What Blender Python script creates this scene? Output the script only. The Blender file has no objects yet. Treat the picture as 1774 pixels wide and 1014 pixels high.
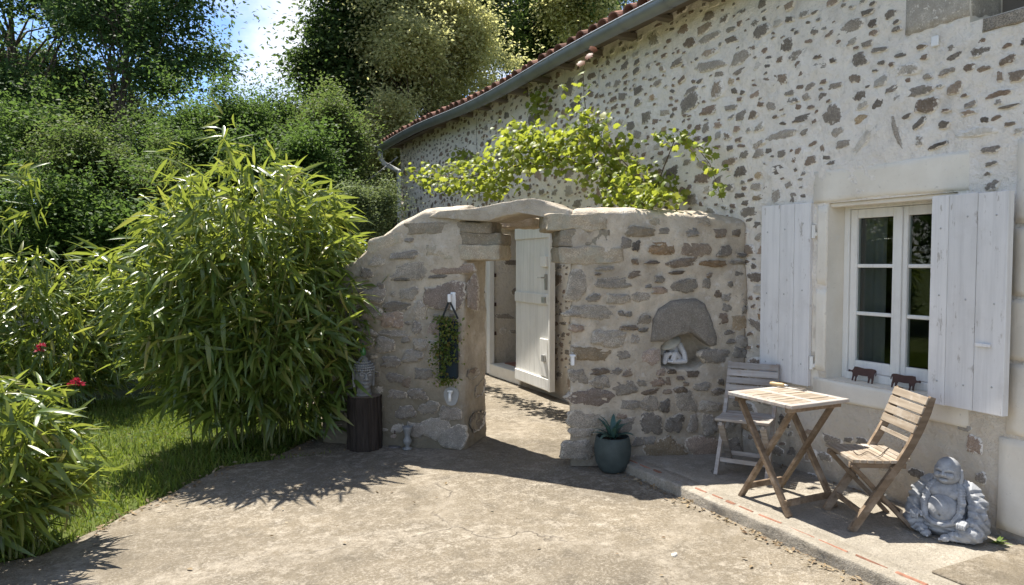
import bpy, bmesh, math, random
import numpy as np
from mathutils import Matrix, Vector, Euler

random.seed(7); rng = np.random.default_rng(7)
S = bpy.context.scene
C = S.collection
R = math.radians

# ------------------------------------------------------------------ camera
FPX, YAW, PIT, EYE = 1230.0, R(26.3), math.atan(52 / 1230), 1.55
cam = bpy.data.cameras.new('camera'); cam.sensor_width = 36.0; cam.lens = 36.0 * FPX / 1774
cam.clip_start = 0.05; cam.clip_end = 2000
cam_o = bpy.data.objects.new('camera', cam); C.objects.link(cam_o)
cam_o.location = (0, 0, EYE); cam_o.rotation_euler = (math.pi / 2 - PIT, 0, -YAW)
S.camera = cam_o

# ------------------------------------------------------------------ light
SUN_EL, SUN_AZ = R(64), R(-12)          # azimuth clockwise from +Y
world = bpy.data.worlds.new('World'); S.world = world; world.use_nodes = True
wn, wl = world.node_tree.nodes, world.node_tree.links
bg = wn['Background']
sky = wn.new('ShaderNodeTexSky'); sky.sky_type = 'NISHITA'; sky.sun_disc = False
sky.sun_elevation = SUN_EL; sky.sun_rotation = SUN_AZ % (2 * math.pi); sky.air_density = 0.55; sky.dust_density = 0.0; sky.ozone_density = 3.0
tc = wn.new('ShaderNodeTexCoord')
mp = wn.new('ShaderNodeMapping'); mp.inputs['Scale'].default_value = (1.0, 1.0, 1.7); mp.inputs['Location'].default_value = (0.57, 0.204, 0.30)
cn = wn.new('ShaderNodeTexNoise'); cn.inputs['Scale'].default_value = 2.3; cn.inputs['Detail'].default_value = 9; cn.inputs['Roughness'].default_value = 0.56
cr = wn.new('ShaderNodeValToRGB'); cr.color_ramp.elements[0].position = 0.49; cr.color_ramp.elements[1].position = 0.66
cm = wn.new('ShaderNodeMixRGB'); cm.inputs['Color2'].default_value = (4.9, 4.75, 4.5, 1)
wl.new(tc.outputs['Generated'], mp.inputs['Vector']); wl.new(mp.outputs['Vector'], cn.inputs['Vector']); wl.new(cn.outputs['Fac'], cr.inputs['Fac'])
wl.new(cr.outputs['Color'], cm.inputs['Fac']); wl.new(sky.outputs['Color'], cm.inputs['Color1']); wl.new(cm.outputs['Color'], bg.inputs['Color'])
bg.inputs['Strength'].default_value = 0.14
sun = bpy.data.lights.new('sun', 'SUN'); sun.energy = 5.0; sun.angle = R(0.53); sun.color = (1.0, 0.95, 0.86)
sun_o = bpy.data.objects.new('sun', sun); C.objects.link(sun_o)
sdir = Vector((math.sin(SUN_AZ) * math.cos(SUN_EL), math.cos(SUN_AZ) * math.cos(SUN_EL), math.sin(SUN_EL)))
sun_o.rotation_euler = sdir.to_track_quat('Z', 'Y').to_euler(); sun_o.location = (0, 0, 20)
S.view_settings.view_transform = 'Standard'; S.view_settings.look = 'None'
S.view_settings.exposure = 1.16; S.view_settings.gamma = 1.0
S.view_settings.use_curve_mapping = False

# ------------------------------------------------------------------ geometry helpers
def ray(px, py):
    x = (px - 887) / FPX; y = -(py - 507) / FPX
    a = math.cos(PIT) + y * math.sin(PIT); b = -math.sin(PIT) + y * math.cos(PIT)
    c, s = math.cos(YAW), math.sin(YAW)
    return (x * c + a * s, -x * s + a * c, b)
def on_wall(px, py, X=4.05):
    r = ray(px, py); t = X / r[0]; return Vector((X, r[1] * t, EYE + r[2] * t))
def on_ground(px, py, z=0.0):
    r = ray(px, py); t = (z - EYE) / r[2]; return Vector((r[0] * t, r[1] * t, z))
def at(px, py, D):
    r = ray(px, py); return Vector((r[0] * D, r[1] * D, EYE + r[2] * D))
def on_plane(px, py, p, q):
    r = ray(px, py); dx, dy = q[0] - p[0], q[1] - p[1]
    t = (p[0] * dy - p[1] * dx) / (r[0] * dy - r[1] * dx)
    return Vector((r[0] * t, r[1] * t, EYE + r[2] * t))

def _hash(i, j, k):
    n = (i * 374761393 + j * 668265263 + k * 2147483647 * 3 + 12345) & 0xffffffff
    n = ((n ^ (n >> 13)) * 1274126177) & 0xffffffff
    n = ((n ^ (n >> 16)) * 2246822519) & 0xffffffff
    return ((n ^ (n >> 15)) & 0xffffff) / float(0xffffff)
def vnoise(p):
    p = np.asarray(p, float); f = np.floor(p); i = f.astype(np.int64); u = p - f; u = u * u * (3 - 2 * u)
    r = np.zeros(len(p))
    for a in (0, 1):
        for b in (0, 1):
            for c in (0, 1):
                w = (u[:, 0] if a else 1 - u[:, 0]) * (u[:, 1] if b else 1 - u[:, 1]) * (u[:, 2] if c else 1 - u[:, 2])
                r += w * _hash(i[:, 0] + a, i[:, 1] + b, i[:, 2] + c)
    return r * 2 - 1
def fbm(p, scale, octv=3):
    p = np.asarray(p, float) * scale; a = 1.0; r = 0; t = 0
    for o in range(octv):
        r = r + a * vnoise(p + 17.3 * o); t += a; a *= .5; p = p * 2.03
    return r / t

def mesh(name, v, f, smooth=True):
    v = np.asarray(v, dtype=np.float32).reshape(-1, 3)
    me = bpy.data.meshes.new(name)
    if isinstance(f, np.ndarray):
        n, k = f.shape
        me.vertices.add(len(v)); me.vertices.foreach_set('co', v.ravel())
        me.loops.add(n * k); me.loops.foreach_set('vertex_index', f.astype(np.int32).ravel())
        me.polygons.add(n); me.polygons.foreach_set('loop_start', np.arange(0, n * k, k, dtype=np.int32))
        me.update(calc_edges=True)
    else:
        me.from_pydata(v.tolist(), [], f); me.update()
    if smooth:
        me.polygons.foreach_set('use_smooth', np.ones(len(me.polygons), bool))
    return me

class MB:
    """collects pieces of one mesh"""
    def __init__(s): s.v = []; s.f = []; s.n = 0
    def add(s, v, f):
        v = np.asarray(v, float).reshape(-1, 3); s.v.append(v)
        s.f += [tuple(int(i) + s.n for i in q) for q in f]; s.n += len(v); return s
    def box(s, lo, hi, M=None, bev=0.0):
        x0, y0, z0 = lo; x1, y1, z1 = hi
        if bev:
            bm = bmesh.new(); bmesh.ops.create_cube(bm, size=1)
            for w in bm.verts: w.co = Vector((x0 + (w.co.x + .5) * (x1 - x0), y0 + (w.co.y + .5) * (y1 - y0), z0 + (w.co.z + .5) * (z1 - z0)))
            bmesh.ops.bevel(bm, geom=bm.edges[:], offset=bev, segments=1, affect='EDGES')
            bm.verts.index_update(); v = np.array([w.co[:] for w in bm.verts]); f = [[w.index for w in q.verts] for q in bm.faces]; bm.free()
        else:
            v = np.array([(x, y, z) for x in (x0, x1) for y in (y0, y1) for z in (z0, z1)], float)
            f = [(0, 1, 3, 2), (4, 6, 7, 5), (0, 4, 5, 1), (2, 3, 7, 6), (0, 2, 6, 4), (1, 5, 7, 3)]
        if M is not None: v = np.array([(M @ Vector(w))[:] for w in v])
        return s.add(v, f)
    def bar(s, p, q, w, h, up=(0, 0, 1), bev=0.002):
        p, q = Vector(p), Vector(q); d = q - p; L = d.length; y = d.normalized(); x = y.cross(Vector(up)).normalized(); z = x.cross(y)
        M = Matrix(((x.x, y.x, z.x, p.x), (x.y, y.y, z.y, p.y), (x.z, y.z, z.z, p.z), (0, 0, 0, 1)))
        return s.box((-w / 2, 0, -h / 2), (w / 2, L, h / 2), M, bev)
    def tube(s, pts, rad, n=6, cap=True):
        pts = [Vector(p) for p in pts]; k = len(pts)
        if not hasattr(rad, '__len__'): rad = [rad] * k
        vs = []; x = None
        for i, p in enumerate(pts):
            d = (pts[min(i + 1, k - 1)] - pts[max(i - 1, 0)])
            d = d.normalized() if d.length > 1e-9 else Vector((0, 0, 1))
            if x is None: x = d.orthogonal().normalized()
            x = (x - d * x.dot(d)); x = x.normalized() if x.length > 1e-6 else d.orthogonal().normalized()
            y = d.cross(x)
            for j in range(n):
                a = 2 * math.pi * j / n; vs.append((p + (x * math.cos(a) + y * math.sin(a)) * rad[i])[:])
        f = [(i * n + j, i * n + (j + 1) % n, (i + 1) * n + (j + 1) % n, (i + 1) * n + j) for i in range(k - 1) for j in range(n)]
        if cap: f += [tuple(range(n))[::-1], tuple((k - 1) * n + j for j in range(n))]
        return s.add(vs, f)
    def lathe(s, prof, n=24, c=(0, 0, 0)):
        vs = [(c[0] + r * math.cos(2 * math.pi * j / n), c[1] + r * math.sin(2 * math.pi * j / n), c[2] + z) for r, z in prof for j in range(n)]
        k = len(prof)
        f = [(i * n + j, i * n + (j + 1) % n, (i + 1) * n + (j + 1) % n, (i + 1) * n + j) for i in range(k - 1) for j in range(n)]
        return s.add(vs, f)
    def prism(s, poly, y0, y1, M=None):
        k = len(poly); v = [(x, y0, z) for x, z in poly] + [(x, y1, z) for x, z in poly]
        f = [tuple(range(k)), tuple(range(2 * k - 1, k - 1, -1))] + [(i, i + k, (i + 1) % k + k, (i + 1) % k) for i in range(k)]
        if M is not None: v = [(M @ Vector(w))[:] for w in v]
        return s.add(v, f)
    def mesh(s, name, smooth=False):
        return mesh(name, np.concatenate(s.v), s.f, smooth)

INV = {}
def root(name, loc, label, cat, rotz=0.0, group=None):
    o = bpy.data.objects.new(name, None); C.objects.link(o); o.empty_display_size = 0.1
    o.location = loc; o.rotation_euler = (0, 0, rotz)
    INV[o.name] = (Matrix.Translation(Vector(loc)) @ Matrix.Rotation(rotz, 4, 'Z')).inverted()
    o['label'] = label; o['category'] = cat
    if group: o['group'] = group
    return o
def add(name, me, m, parent=None, wc=True, kind=None, label=None):
    """wc: mesh coordinates are world coordinates"""
    o = bpy.data.objects.new(name, me); C.objects.link(o)
    if m is not None and not me.materials: me.materials.append(m)
    if parent is not None:
        o.parent = parent
        if wc and parent.name in INV: o.matrix_parent_inverse = INV[parent.name]
    if kind: o['kind'] = kind
    if label: o['label'] = label
    return o
def tag(o, label, cat, group=None):
    o['label'] = label; o['category'] = cat
    if group: o['group'] = group
    return o

# ------------------------------------------------------------------ materials
class NT:
    def __init__(s, name):
        s.m = bpy.data.materials.new(name); s.m.use_nodes = True
        s.t = s.m.node_tree; s.b = s.t.nodes['Principled BSDF']; s.out = s.t.nodes['Material Output']
        s.g = s.n('ShaderNodeNewGeometry')
    def n(s, k, **kw):
        o = s.t.nodes.new(k)
        for a, b in kw.items(): setattr(o, a, b)
        return o
    def l(s, a, b): s.t.links.new(a, b)
    def noise(s, scale, detail=4, rough=.55, vec=None, stretch=None, loc=(0, 0, 0)):
        t = s.n('ShaderNodeTexNoise'); t.inputs['Scale'].default_value = scale; t.inputs['Detail'].default_value = detail; t.inputs['Roughness'].default_value = rough
        v = vec or s.g.outputs['Position']
        if stretch or any(loc):
            m = s.n('ShaderNodeMapping'); m.inputs['Scale'].default_value = stretch or (1, 1, 1); m.inputs['Location'].default_value = loc; s.l(v, m.inputs['Vector']); v = m.outputs['Vector']
        s.l(v, t.inputs['Vector']); return t.outputs['Fac']
    def ramp(s, fac, stops):
        r = s.n('ShaderNodeValToRGB'); e = r.color_ramp.elements
        while len(e) < len(stops): e.new(.5)
        for q, (p, c) in zip(e, stops):
            q.position = p; q.color = (c, c, c, 1) if not hasattr(c, '__len__') else (*c, 1)
        s.l(fac, r.inputs['Fac']); return r.outputs['Color']
    def mix(s, fac, a, b, mode='MIX'):
        m = s.n('ShaderNodeMixRGB', blend_type=mode)
        for i, v in zip(('Fac', 'Color1', 'Color2'), (fac, a, b)):
            if hasattr(v, 'links') or isinstance(v, bpy.types.NodeSocket): s.l(v, m.inputs[i])
            elif hasattr(v, '__len__'): m.inputs[i].default_value = (*v, 1)
            else: m.inputs[i].default_value = v
        return m.outputs['Color']
    def math(s, op, a, b=0.0):
        m = s.n('ShaderNodeMath', operation=op)
        for i, v in enumerate((a, b)):
            if isinstance(v, bpy.types.NodeSocket): s.l(v, m.inputs[i])
            else: m.inputs[i].default_value = v
        return m.outputs[0]
    def sep(s, ax):
        q = s.n('ShaderNodeSeparateXYZ'); s.l(s.g.outputs['Position'], q.inputs[0]); return q.outputs[ax]
    def bump(s, h, strength=.4, dist=.01):
        b = s.n('ShaderNodeBump'); b.inputs['Strength'].default_value = strength; b.inputs['Distance'].default_value = dist
        s.l(h, b.inputs['Height']); s.l(b.outputs['Normal'], s.b.inputs['Normal'])
    def col(s, c):
        if isinstance(c, bpy.types.NodeSocket): s.l(c, s.b.inputs['Base Color'])
        else: s.b.inputs['Base Color'].default_value = (*c, 1)
    def set(s, rough=.8, spec=.3, metal=0):
        s.b.inputs['Roughness'].default_value = rough; s.b.inputs['Specular IOR Level'].default_value = spec; s.b.inputs['Metallic'].default_value = metal
        return s
    def orand(s):
        return s.n('ShaderNodeObjectInfo').outputs['Random']
def sc(c, k): return tuple(min(1, x * k) for x in c)
def lerp(a, b, t): return tuple(x * (1 - t) + y * t for x, y in zip(a, b))

def simple(name, c, rough=.7, spec=.3, var=.25, scale=12, bump=.2, bs=60, stretch=None, metal=0, rand=0.0, dist=.004):
    t = NT(name); t.set(rough, spec, metal)
    k = t.mix(t.noise(scale, 5, stretch=stretch), sc(c, 1 - var), sc(c, 1 + var))
    if rand: k = t.mix(1.0, k, t.ramp(t.orand(), [(0, 1 - rand), (1, 1 + rand * .6)]), 'MULTIPLY')
    t.col(k)
    if bump: t.bump(t.noise(bs, 4, stretch=stretch), bump, dist)
    return t.m

def stone_mat(name, c, speck=.35, lich=0.0, mortar=(.56, .49, .395), lap=.0):
    t = NT(name); t.set(.88, .2)
    k = t.mix(t.ramp(t.noise(14, 6, .62), [(.3, 0), (.7, 1)]), sc(c, .66), sc(c, 1.3))
    k = t.mix(t.ramp(t.noise(150, 2), [(.36, 1), (.60, 0)]), k, sc(c, 1 - speck), 'MIX')
    k = t.mix(t.ramp(t.noise(120, 2, loc=(5, 3, 1)), [(.57, 0), (.70, .6)]), k, lerp(c, (.62, .58, .52), .6))
    if lich: k = t.mix(t.ramp(t.noise(9, 6, .65, loc=(2, 7, 4)), [(.46, 0), (.62, lich)]), k, (.30, .29, .23))
    k = t.mix(1.0, k, t.ramp(t.orand(), [(0, .70), (1, 1.32)]), 'MULTIPLY')
    # mortar lapping raggedly over the rim and smeared across the face
    rim = t.n('ShaderNodeAttribute', attribute_name='rim').outputs['Fac']
    e = t.math('ADD', rim, t.math('MULTIPLY', t.math('SUBTRACT', t.noise(42, 7, .72, loc=(9, 1, 3)), .5), 3.4))
    mk_ = t.ramp(e, [(.74 - lap, 0), (1.0 - lap, 1)])
    k = t.mix(mk_, k, t.mix(t.noise(40, 4), sc(mortar, .8), sc(mortar, 1.1)))
    t.col(k)
    h = t.math('ADD', t.noise(26, 6, .62), t.math('MULTIPLY', t.noise(120, 3), .35))
    t.bump(h, .9, .012); return t.m
KINDS = dict(
    g=((.27, .25, .225), .4, .15), gr=((.34, .305, .26), .6, .15), gd=((.165, .153, .142), .4, .1), d=((.095, .087, .083), .3, 0), b=((.205, .155, .12), .3, .1),
    db=((.12, .088, .068), .3, 0), rb=((.26, .185, .145), .35, .1), ob=((.29, .175, .085), .3, 0), yb=((.30, .22, .13), .35, .1), lg=((.46, .44, .40), .2, 0),
    rd=((.31, .24, .21), .5, .1), y=((.42, .34, .24), .3, .2), co=((.42, .355, .265), .45, .6))
SM = {k: stone_mat('stone_' + k, lerp(c, (.37, .30, .215), .30), sp * .8, li, lap=-.04) for k, (c, sp, li) in KINDS.items()}
SM.update({'h' + k: stone_mat('house_stone_' + k, sc(lerp(c, (.34, .265, .185), .34), 1.3), sp, li, (.82, .765, .69), .12) for k, (c, sp, li) in KINDS.items()})
SM.update({'s' + k: stone_mat('smeared_stone_' + k, sc(lerp(c, (.38, .31, .225), .36), 1.4), sp, li, (.82, .765, .69), .48) for k, (c, sp, li) in KINDS.items()})

def plaster_house():
    t = NT('lime_plaster'); t.set(.92, .15)
    w = (.90, .835, .745); bge = (.64, .565, .46); z = t.sep(2)
    k = t.mix(t.ramp(t.noise(3.2, 7, .65), [(.35, 0), (.68, 1)]), w, (.79, .73, .65))
    # bare beige mortar low on the wall, ragged upper limit
    zz = t.math('ADD', z, t.math('MULTIPLY', t.math('SUBTRACT', t.noise(1.7, 6, .65), .5), 2.2))
    k = t.mix(t.ramp(t.math('MULTIPLY', zz, .33), [(.20, .95), (.60, 0)]), k, bge)
    k = t.mix(t.ramp(t.noise(5, 7, .7, loc=(3, 1, 8)), [(.57, 0), (.72, .5)]), k, (.47, .42, .36))
    k = t.mix(t.ramp(t.noise(38, 5, .7), [(.55, 0), (.75, .4)]), k, (.50, .46, .40))
    k = t.mix(t.ramp(t.noise(20, 7, .72, loc=(7, 3, 5)), [(.54, 0), (.68, .6)]), k, (.52, .485, .43))
    # damp foot of the wall
    k = t.mix(t.ramp(t.math('ADD', z, t.math('MULTIPLY', t.noise(6, 5, .7), .5)), [(.30, .75), (.62, 0)]), k, (.26, .225, .185))
    t.col(k)
    h = t.math('ADD', t.noise(18, 7, .65), t.math('MULTIPLY', t.noise(90, 3), .3))
    t.bump(h, 1.0, .026); return t.m
M_PLASTER = plaster_house()

def mortar_garden():
    t = NT('garden_mortar'); t.set(.93, .12)
    k = t.mix(t.ramp(t.noise(5, 7, .66), [(.33, 0), (.66, 1)]), (.60, .525, .42), (.40, .34, .265))
    k = t.mix(t.ramp(t.noise(2.2, 6, .6, loc=(4, 4, 1)), [(.48, 0), (.68, .75)]), k, (.30, .26, .205))
    k = t.mix(t.ramp(t.noise(12, 6, .7, loc=(1, 9, 2)), [(.56, 0), (.68, .6)]), k, (.62, .585, .53))
    k = t.mix(t.ramp(t.noise(70, 3), [(.58, 0), (.75, .5)]), k, (.22, .20, .17))
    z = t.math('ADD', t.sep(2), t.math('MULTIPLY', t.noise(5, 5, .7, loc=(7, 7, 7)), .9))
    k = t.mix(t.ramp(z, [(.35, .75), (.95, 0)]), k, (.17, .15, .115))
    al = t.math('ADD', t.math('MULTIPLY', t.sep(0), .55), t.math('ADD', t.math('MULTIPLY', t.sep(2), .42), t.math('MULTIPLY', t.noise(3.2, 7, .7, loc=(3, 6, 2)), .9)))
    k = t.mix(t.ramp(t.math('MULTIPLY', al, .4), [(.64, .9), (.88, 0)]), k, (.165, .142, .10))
    t.col(k)
    h = t.math('ADD', t.noise(20, 7, .66), t.math('MULTIPLY', t.noise(95, 3), .4))
    t.bump(h, 1.0, .016); return t.m
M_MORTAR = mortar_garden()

def limestone():
    t = NT('limestone'); t.set(.85, .2)
    k = t.mix(t.ramp(t.noise(4, 6, .62), [(.32, 0), (.7, 1)]), (.80, .745, .645), (.69, .63, .53))
    k = t.mix(t.ramp(t.noise(9, 6, .7, loc=(2, 2, 2)), [(.60, 0), (.75, .6)]), k, (.72, .70, .65))
    k = t.mix(t.ramp(t.noise(30, 4, .7, loc=(6, 2, 2)), [(.62, 0), (.75, .5)]), k, (.36, .31, .25))
    t.col(k); t.bump(t.noise(35, 6, .6), .35, .006); return t.m
M_LIME = limestone()

def concrete(name, a, b, d, wash):
    t = NT(name); t.set(.9, .18)
    k = t.mix(t.ramp(t.noise(1.3, 7, .62), [(.36, 0), (.66, 1)]), a, b)
    k = t.mix(t.ramp(t.noise(4.5, 7, .68, loc=(3, 8, 0)), [(.50, 0), (.68, .65)]), k, d)
    # worn cement laitance: fine pale flecks, in drifts
    dr = t.ramp(t.noise(1.1, 6, .65, loc=(8, 2, 0)), [(.36, .12), (.60, 1)])
    fl = t.ramp(t.noise(11, 14, .82), [(.49, 0), (.60, .85)])
    k = t.mix(t.math('MULTIPLY', dr, fl), k, wash)
    k = t.mix(t.math('MULTIPLY', t.ramp(t.noise(55, 8, .78, loc=(3, 3, 0)), [(.50, 0), (.60, .6)]), t.ramp(t.noise(2.2, 5, .6, loc=(6, 1, 0)), [(.38, .25), (.6, 1)])), k, sc(wash, 1.05))
    k = t.mix(t.ramp(t.noise(85, 6, .75, loc=(8, 4, 0)), [(.54, 0), (.64, .55)]), k, sc(d, .55))
    k = t.mix(t.ramp(t.noise(.7, 6, .6, loc=(1, 5, 0)), [(.54, 0), (.68, .45)]), k, sc(d, .8))
    k = t.mix(t.ramp(t.noise(2.1, 7, .7, loc=(9, 9, 0)), [(.58, 0), (.70, .5)]), k, lerp(wash, a, .35))
    k = t.mix(t.ramp(t.noise(120, 3, .6, loc=(1, 1, 0)), [(.58, 0), (.72, .45)]), k, sc(a, .45))
    # a few meandering cracks
    v = t.n('ShaderNodeTexVoronoi', feature='DISTANCE_TO_EDGE'); v.inputs['Scale'].default_value = .42
    nv = t.n('ShaderNodeTexNoise'); nv.inputs['Scale'].default_value = 2.6; nv.inputs['Detail'].default_value = 6
    t.l(t.g.outputs['Position'], nv.inputs['Vector'])
    av = t.n('ShaderNodeVectorMath', operation='MULTIPLY_ADD'); av.inputs[1].default_value = (.55, .55, 0)
    t.l(nv.outputs['Color'], av.inputs[0]); t.l(t.g.outputs['Position'], av.inputs[2]); t.l(av.outputs[0], v.inputs['Vector'])
    ck = t.ramp(v.outputs['Distance'], [(.0, .75), (.0022, 0)])
    ck = t.math('MULTIPLY', ck, t.ramp(t.noise(1.5, 3, loc=(4, 9, 0)), [(.46, 0), (.56, 1)]))
    halo = t.math('MULTIPLY', t.ramp(v.outputs['Distance'], [(.0, .5), (.05, 0)]), t.ramp(t.noise(14, 5, .7), [(.4, 0), (.62, 1)]))
    k = t.mix(halo, k, sc(wash, 1.05)); k = t.mix(ck, k, (.12, .10, .08))
    t.col(k)
    h = t.math('ADD', t.math('MULTIPLY', t.noise(5, 4), 1.2), t.math('ADD', t.math('MULTIPLY', t.noise(42, 5, .6), .8), t.math('MULTIPLY', t.noise(150, 3), .5)))
    h = t.math('SUBTRACT', h, ck); t.bump(h, .85, .012); return t.m
M_CONC = concrete('old_concrete', (.152, .127, .093), (.205, .17, .122), (.10, .085, .065), (.385, .34, .275))
M_PATIO = concrete('patio_cement', (.25, .222, .178), (.31, .275, .22), (.19, .165, .13), (.42, .38, .32))

def wood(name, a, b, grain=(1, 1, 1), scale=30, rough=.7, rand=.2, coord='Object', wear=None):
    t = NT(name); t.set(rough, .25)
    v = t.n('ShaderNodeTexCoord').outputs[coord]
    k = t.mix(t.ramp(t.noise(scale, 6, .6, vec=v, stretch=grain), [(.32, 0), (.68, 1)]), a, b)
    if wear: k = t.mix(t.ramp(t.noise(9, 5, .65, loc=(3, 3, 3)), [(.5, 0), (.7, .7)]), k, wear)
    if rand: k = t.mix(1.0, k, t.ramp(t.orand(), [(0, 1 - rand), (1, 1 + rand)]), 'MULTIPLY')
    t.col(k); t.bump(t.noise(scale * 2.2, 4, vec=v, stretch=grain), .35, .003); return t.m
M_TEAK = wood('weathered_teak', (.125, .086, .054), (.225, .163, .108), (1, .09, 1), 40, .6, .2, wear=(.36, .29, .22))
M_TEAKX = wood('weathered_teak_slats', (.21, .163, .117), (.36, .30, .232), (.09, 1, 1), 40, .6, .16, wear=(.46, .42, .37))
M_GREYW = wood('grey_teak', (.26, .23, .20), (.43, .40, .37), (.09, 1, 1), 40, .65, .16, wear=(.30, .21, .15))

def painted(name, c, bare, amount=.62, grain=(1, 1, .05)):
    t = NT(name); t.set(.62, .3)
    k = t.mix(t.noise(5, 5, .6), sc(c, .9), sc(c, 1.06))
    st = t.noise(20, 8, .7, stretch=grain)
    k = t.mix(t.ramp(st, [(.46, 0), (.68, .5)]), k, sc(c, .66))
    k = t.mix(t.ramp(t.noise(3.5, 6, .7, loc=(8, 1, 6)), [(.52, 0), (.72, .4)]), k, lerp(c, bare, .55))
    k = t.mix(t.ramp(t.noise(26, 6, .7, stretch=(1, 1, .3), loc=(5, 5, 1)), [(amount, 0), (amount + .06, .75)]), k, bare)
    k = t.mix(1.0, k, t.ramp(t.orand(), [(0, .93), (1, 1.04)]), 'MULTIPLY')
    t.col(k); t.bump(st, .5, .004); return t.m
M_SHUT = painted('shutter_paint', (.74, .72, .70), (.36, .32, .28), .61)
M_WPAINT = painted('white_window_paint', (.80, .78, .73), (.40, .36, .31), .66)
M_DOOR = painted('door_paint', (.82, .80, .75), (.55, .50, .42), .70)

def glass():
    t = NT('window_glass'); t.t.nodes.remove(t.b)
    tr = t.n('ShaderNodeBsdfTransparent'); tr.inputs[0].default_value = (.86, .9, .88, 1)
    gl = t.n('ShaderNodeBsdfGlossy'); gl.inputs['Roughness'].default_value = .02
    fr = t.n('ShaderNodeFresnel'); fr.inputs[0].default_value = 1.42
    mx = t.n('ShaderNodeMixShader'); t.l(fr.outputs[0], mx.inputs[0]); t.l(tr.outputs[0], mx.inputs[1]); t.l(gl.outputs[0], mx.inputs[2]); t.l(mx.outputs[0], t.out.inputs[0])
    return t.m
M_GLASS = glass()
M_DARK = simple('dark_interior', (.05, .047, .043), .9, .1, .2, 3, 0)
M_CURT = simple('grey_curtain', (.16, .155, .15), .9, .1, .12, 6, .1, 30)
M_ZINC = simple('zinc', (.25, .27, .29), .45, .5, .25, 6, .15, 40, metal=.55)
M_TILE = simple('roof_tile_clay', (.235, .125, .09), .9, .12, .6, 14, .4, 50, rand=.45)
M_WOODDK = simple('eave_wood', (.17, .145, .12), .85, .2, .3, 8, .3, 40, stretch=(.2, 1, 1))
M_BARK = simple('bark', (.10, .078, .058), .95, .1, .4, 8, .8, 24, stretch=(1, 1, .25), dist=.03)
M_IRON = simple('rusty_iron', (.075, .042, .035), .8, .3, .4, 30, .2, 90)
M_BLACK = simple('black_plastic', (.015, .017, .018), .5, .4, .2, 20, 0)
M_WHITE = simple('white_plastic', (.78, .78, .77), .5, .4, .06, 20, 0)
M_BRICK = simple('brick_red', (.27, .135, .09), .9, .15, .55, 30, .6, 60, rand=.25)
M_SOIL = simple('soil', (.05, .038, .028), .95, .1, .5, 30, .8, 60)
M_STEEL = simple('steel', (.42, .42, .41), .4, .5, .2, 30, 0, metal=.8)

def leaf_mat(name, cols, trans=.42, spec=.35, rough=.45, tcol=(.42, .55, .06), tk=.55):
    t = NT(name); t.set(rough, spec)
    rnd = t.math('FRACT', t.math('ADD', t.g.outputs['Random Per Island'], t.orand()))
    n = len(cols); k = t.ramp(rnd, [(i / max(1, n - 1), c) for i, c in enumerate(cols)])
    k = t.mix(t.ramp(t.noise(.9, 3), [(.3, 0), (.7, .35)]), k, sc(cols[0], .8))
    t.col(k)
    tr = t.n('ShaderNodeBsdfTranslucent'); t.l(t.mix(tk, k, tcol), tr.inputs[0])
    mx = t.n('ShaderNodeMixShader'); mx.inputs[0].default_value = trans
    t.l(t.b.outputs[0], mx.inputs[1]); t.l(tr.outputs[0], mx.inputs[2]); t.l(mx.outputs[0], t.out.inputs[0])
    return t.m
L_BAMB = leaf_mat('bamboo_leaf', [(.055, .10, .022), (.08, .13, .028), (.115, .17, .036), (.175, .225, .05), (.085, .135, .029), (.125, .18, .038), (.31, .26, .08)], .36, .55, .34, (.56, .64, .08), .55)
L_ASH = leaf_mat('ash_leaf', [(.045, .085, .035), (.065, .115, .042), (.085, .14, .05)], .45, .16, .6, (.20, .30, .06), .35)
L_DARK = leaf_mat('dark_leaf', [(.035, .062, .022), (.055, .09, .028), (.08, .115, .035)], .45, .16, .6, (.20, .30, .06), .35)
L_LIME = leaf_mat('linden_leaf', [(.28, .29, .12), (.42, .41, .19), (.52, .49, .27), (.22, .25, .09)], .56, .25, .55, (.74, .72, .28), .6)
L_OLIV = leaf_mat('olive_leaf', [(.07, .105, .03), (.10, .14, .04), (.125, .16, .046), (.14, .13, .05)], .48, .16, .6, (.20, .30, .06), .35)
L_MID = leaf_mat('hedge_leaf', [(.05, .095, .022), (.075, .135, .028), (.10, .165, .036)], .48, .16, .6, (.20, .30, .06), .35)
L_PALE = leaf_mat('pale_leaf', [(.12, .16, .07), (.18, .22, .11), (.09, .13, .05), (.24, .27, .16)], .34, .16, .6, (.34, .42, .12), .5)
L_VINE = leaf_mat('vine_leaf', [(.09, .14, .028), (.17, .22, .035), (.25, .29, .045), (.13, .19, .03), (.30, .28, .06)], .45, .3, .45, (.60, .66, .07), .6)
L_RED = leaf_mat('young_red_leaf', [(.20, .07, .04), (.24, .12, .05)], .4, .3, .5, (.5, .2, .06), .5)
L_GRASS = leaf_mat('grass_blade', [(.09, .145, .026), (.13, .195, .036), (.175, .225, .045), (.22, .21, .07)], .36, .25, .5, (.36, .46, .05), .5)
L_AGAVE = leaf_mat('agave_leaf', [(.05, .105, .09), (.07, .135, .11)], .1, .4, .4, (.2, .4, .2), .4)
L_DRY = leaf_mat('dry_leaf', [(.22, .15, .08), (.32, .25, .15), (.16, .10, .06), (.38, .32, .22)], .15, .2, .7, (.4, .3, .1), .4)
L_FLOWER = leaf_mat('red_petal', [(.30, .012, .035), (.38, .02, .06)], .3, .3, .5, (.6, .05, .08), .5)

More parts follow.
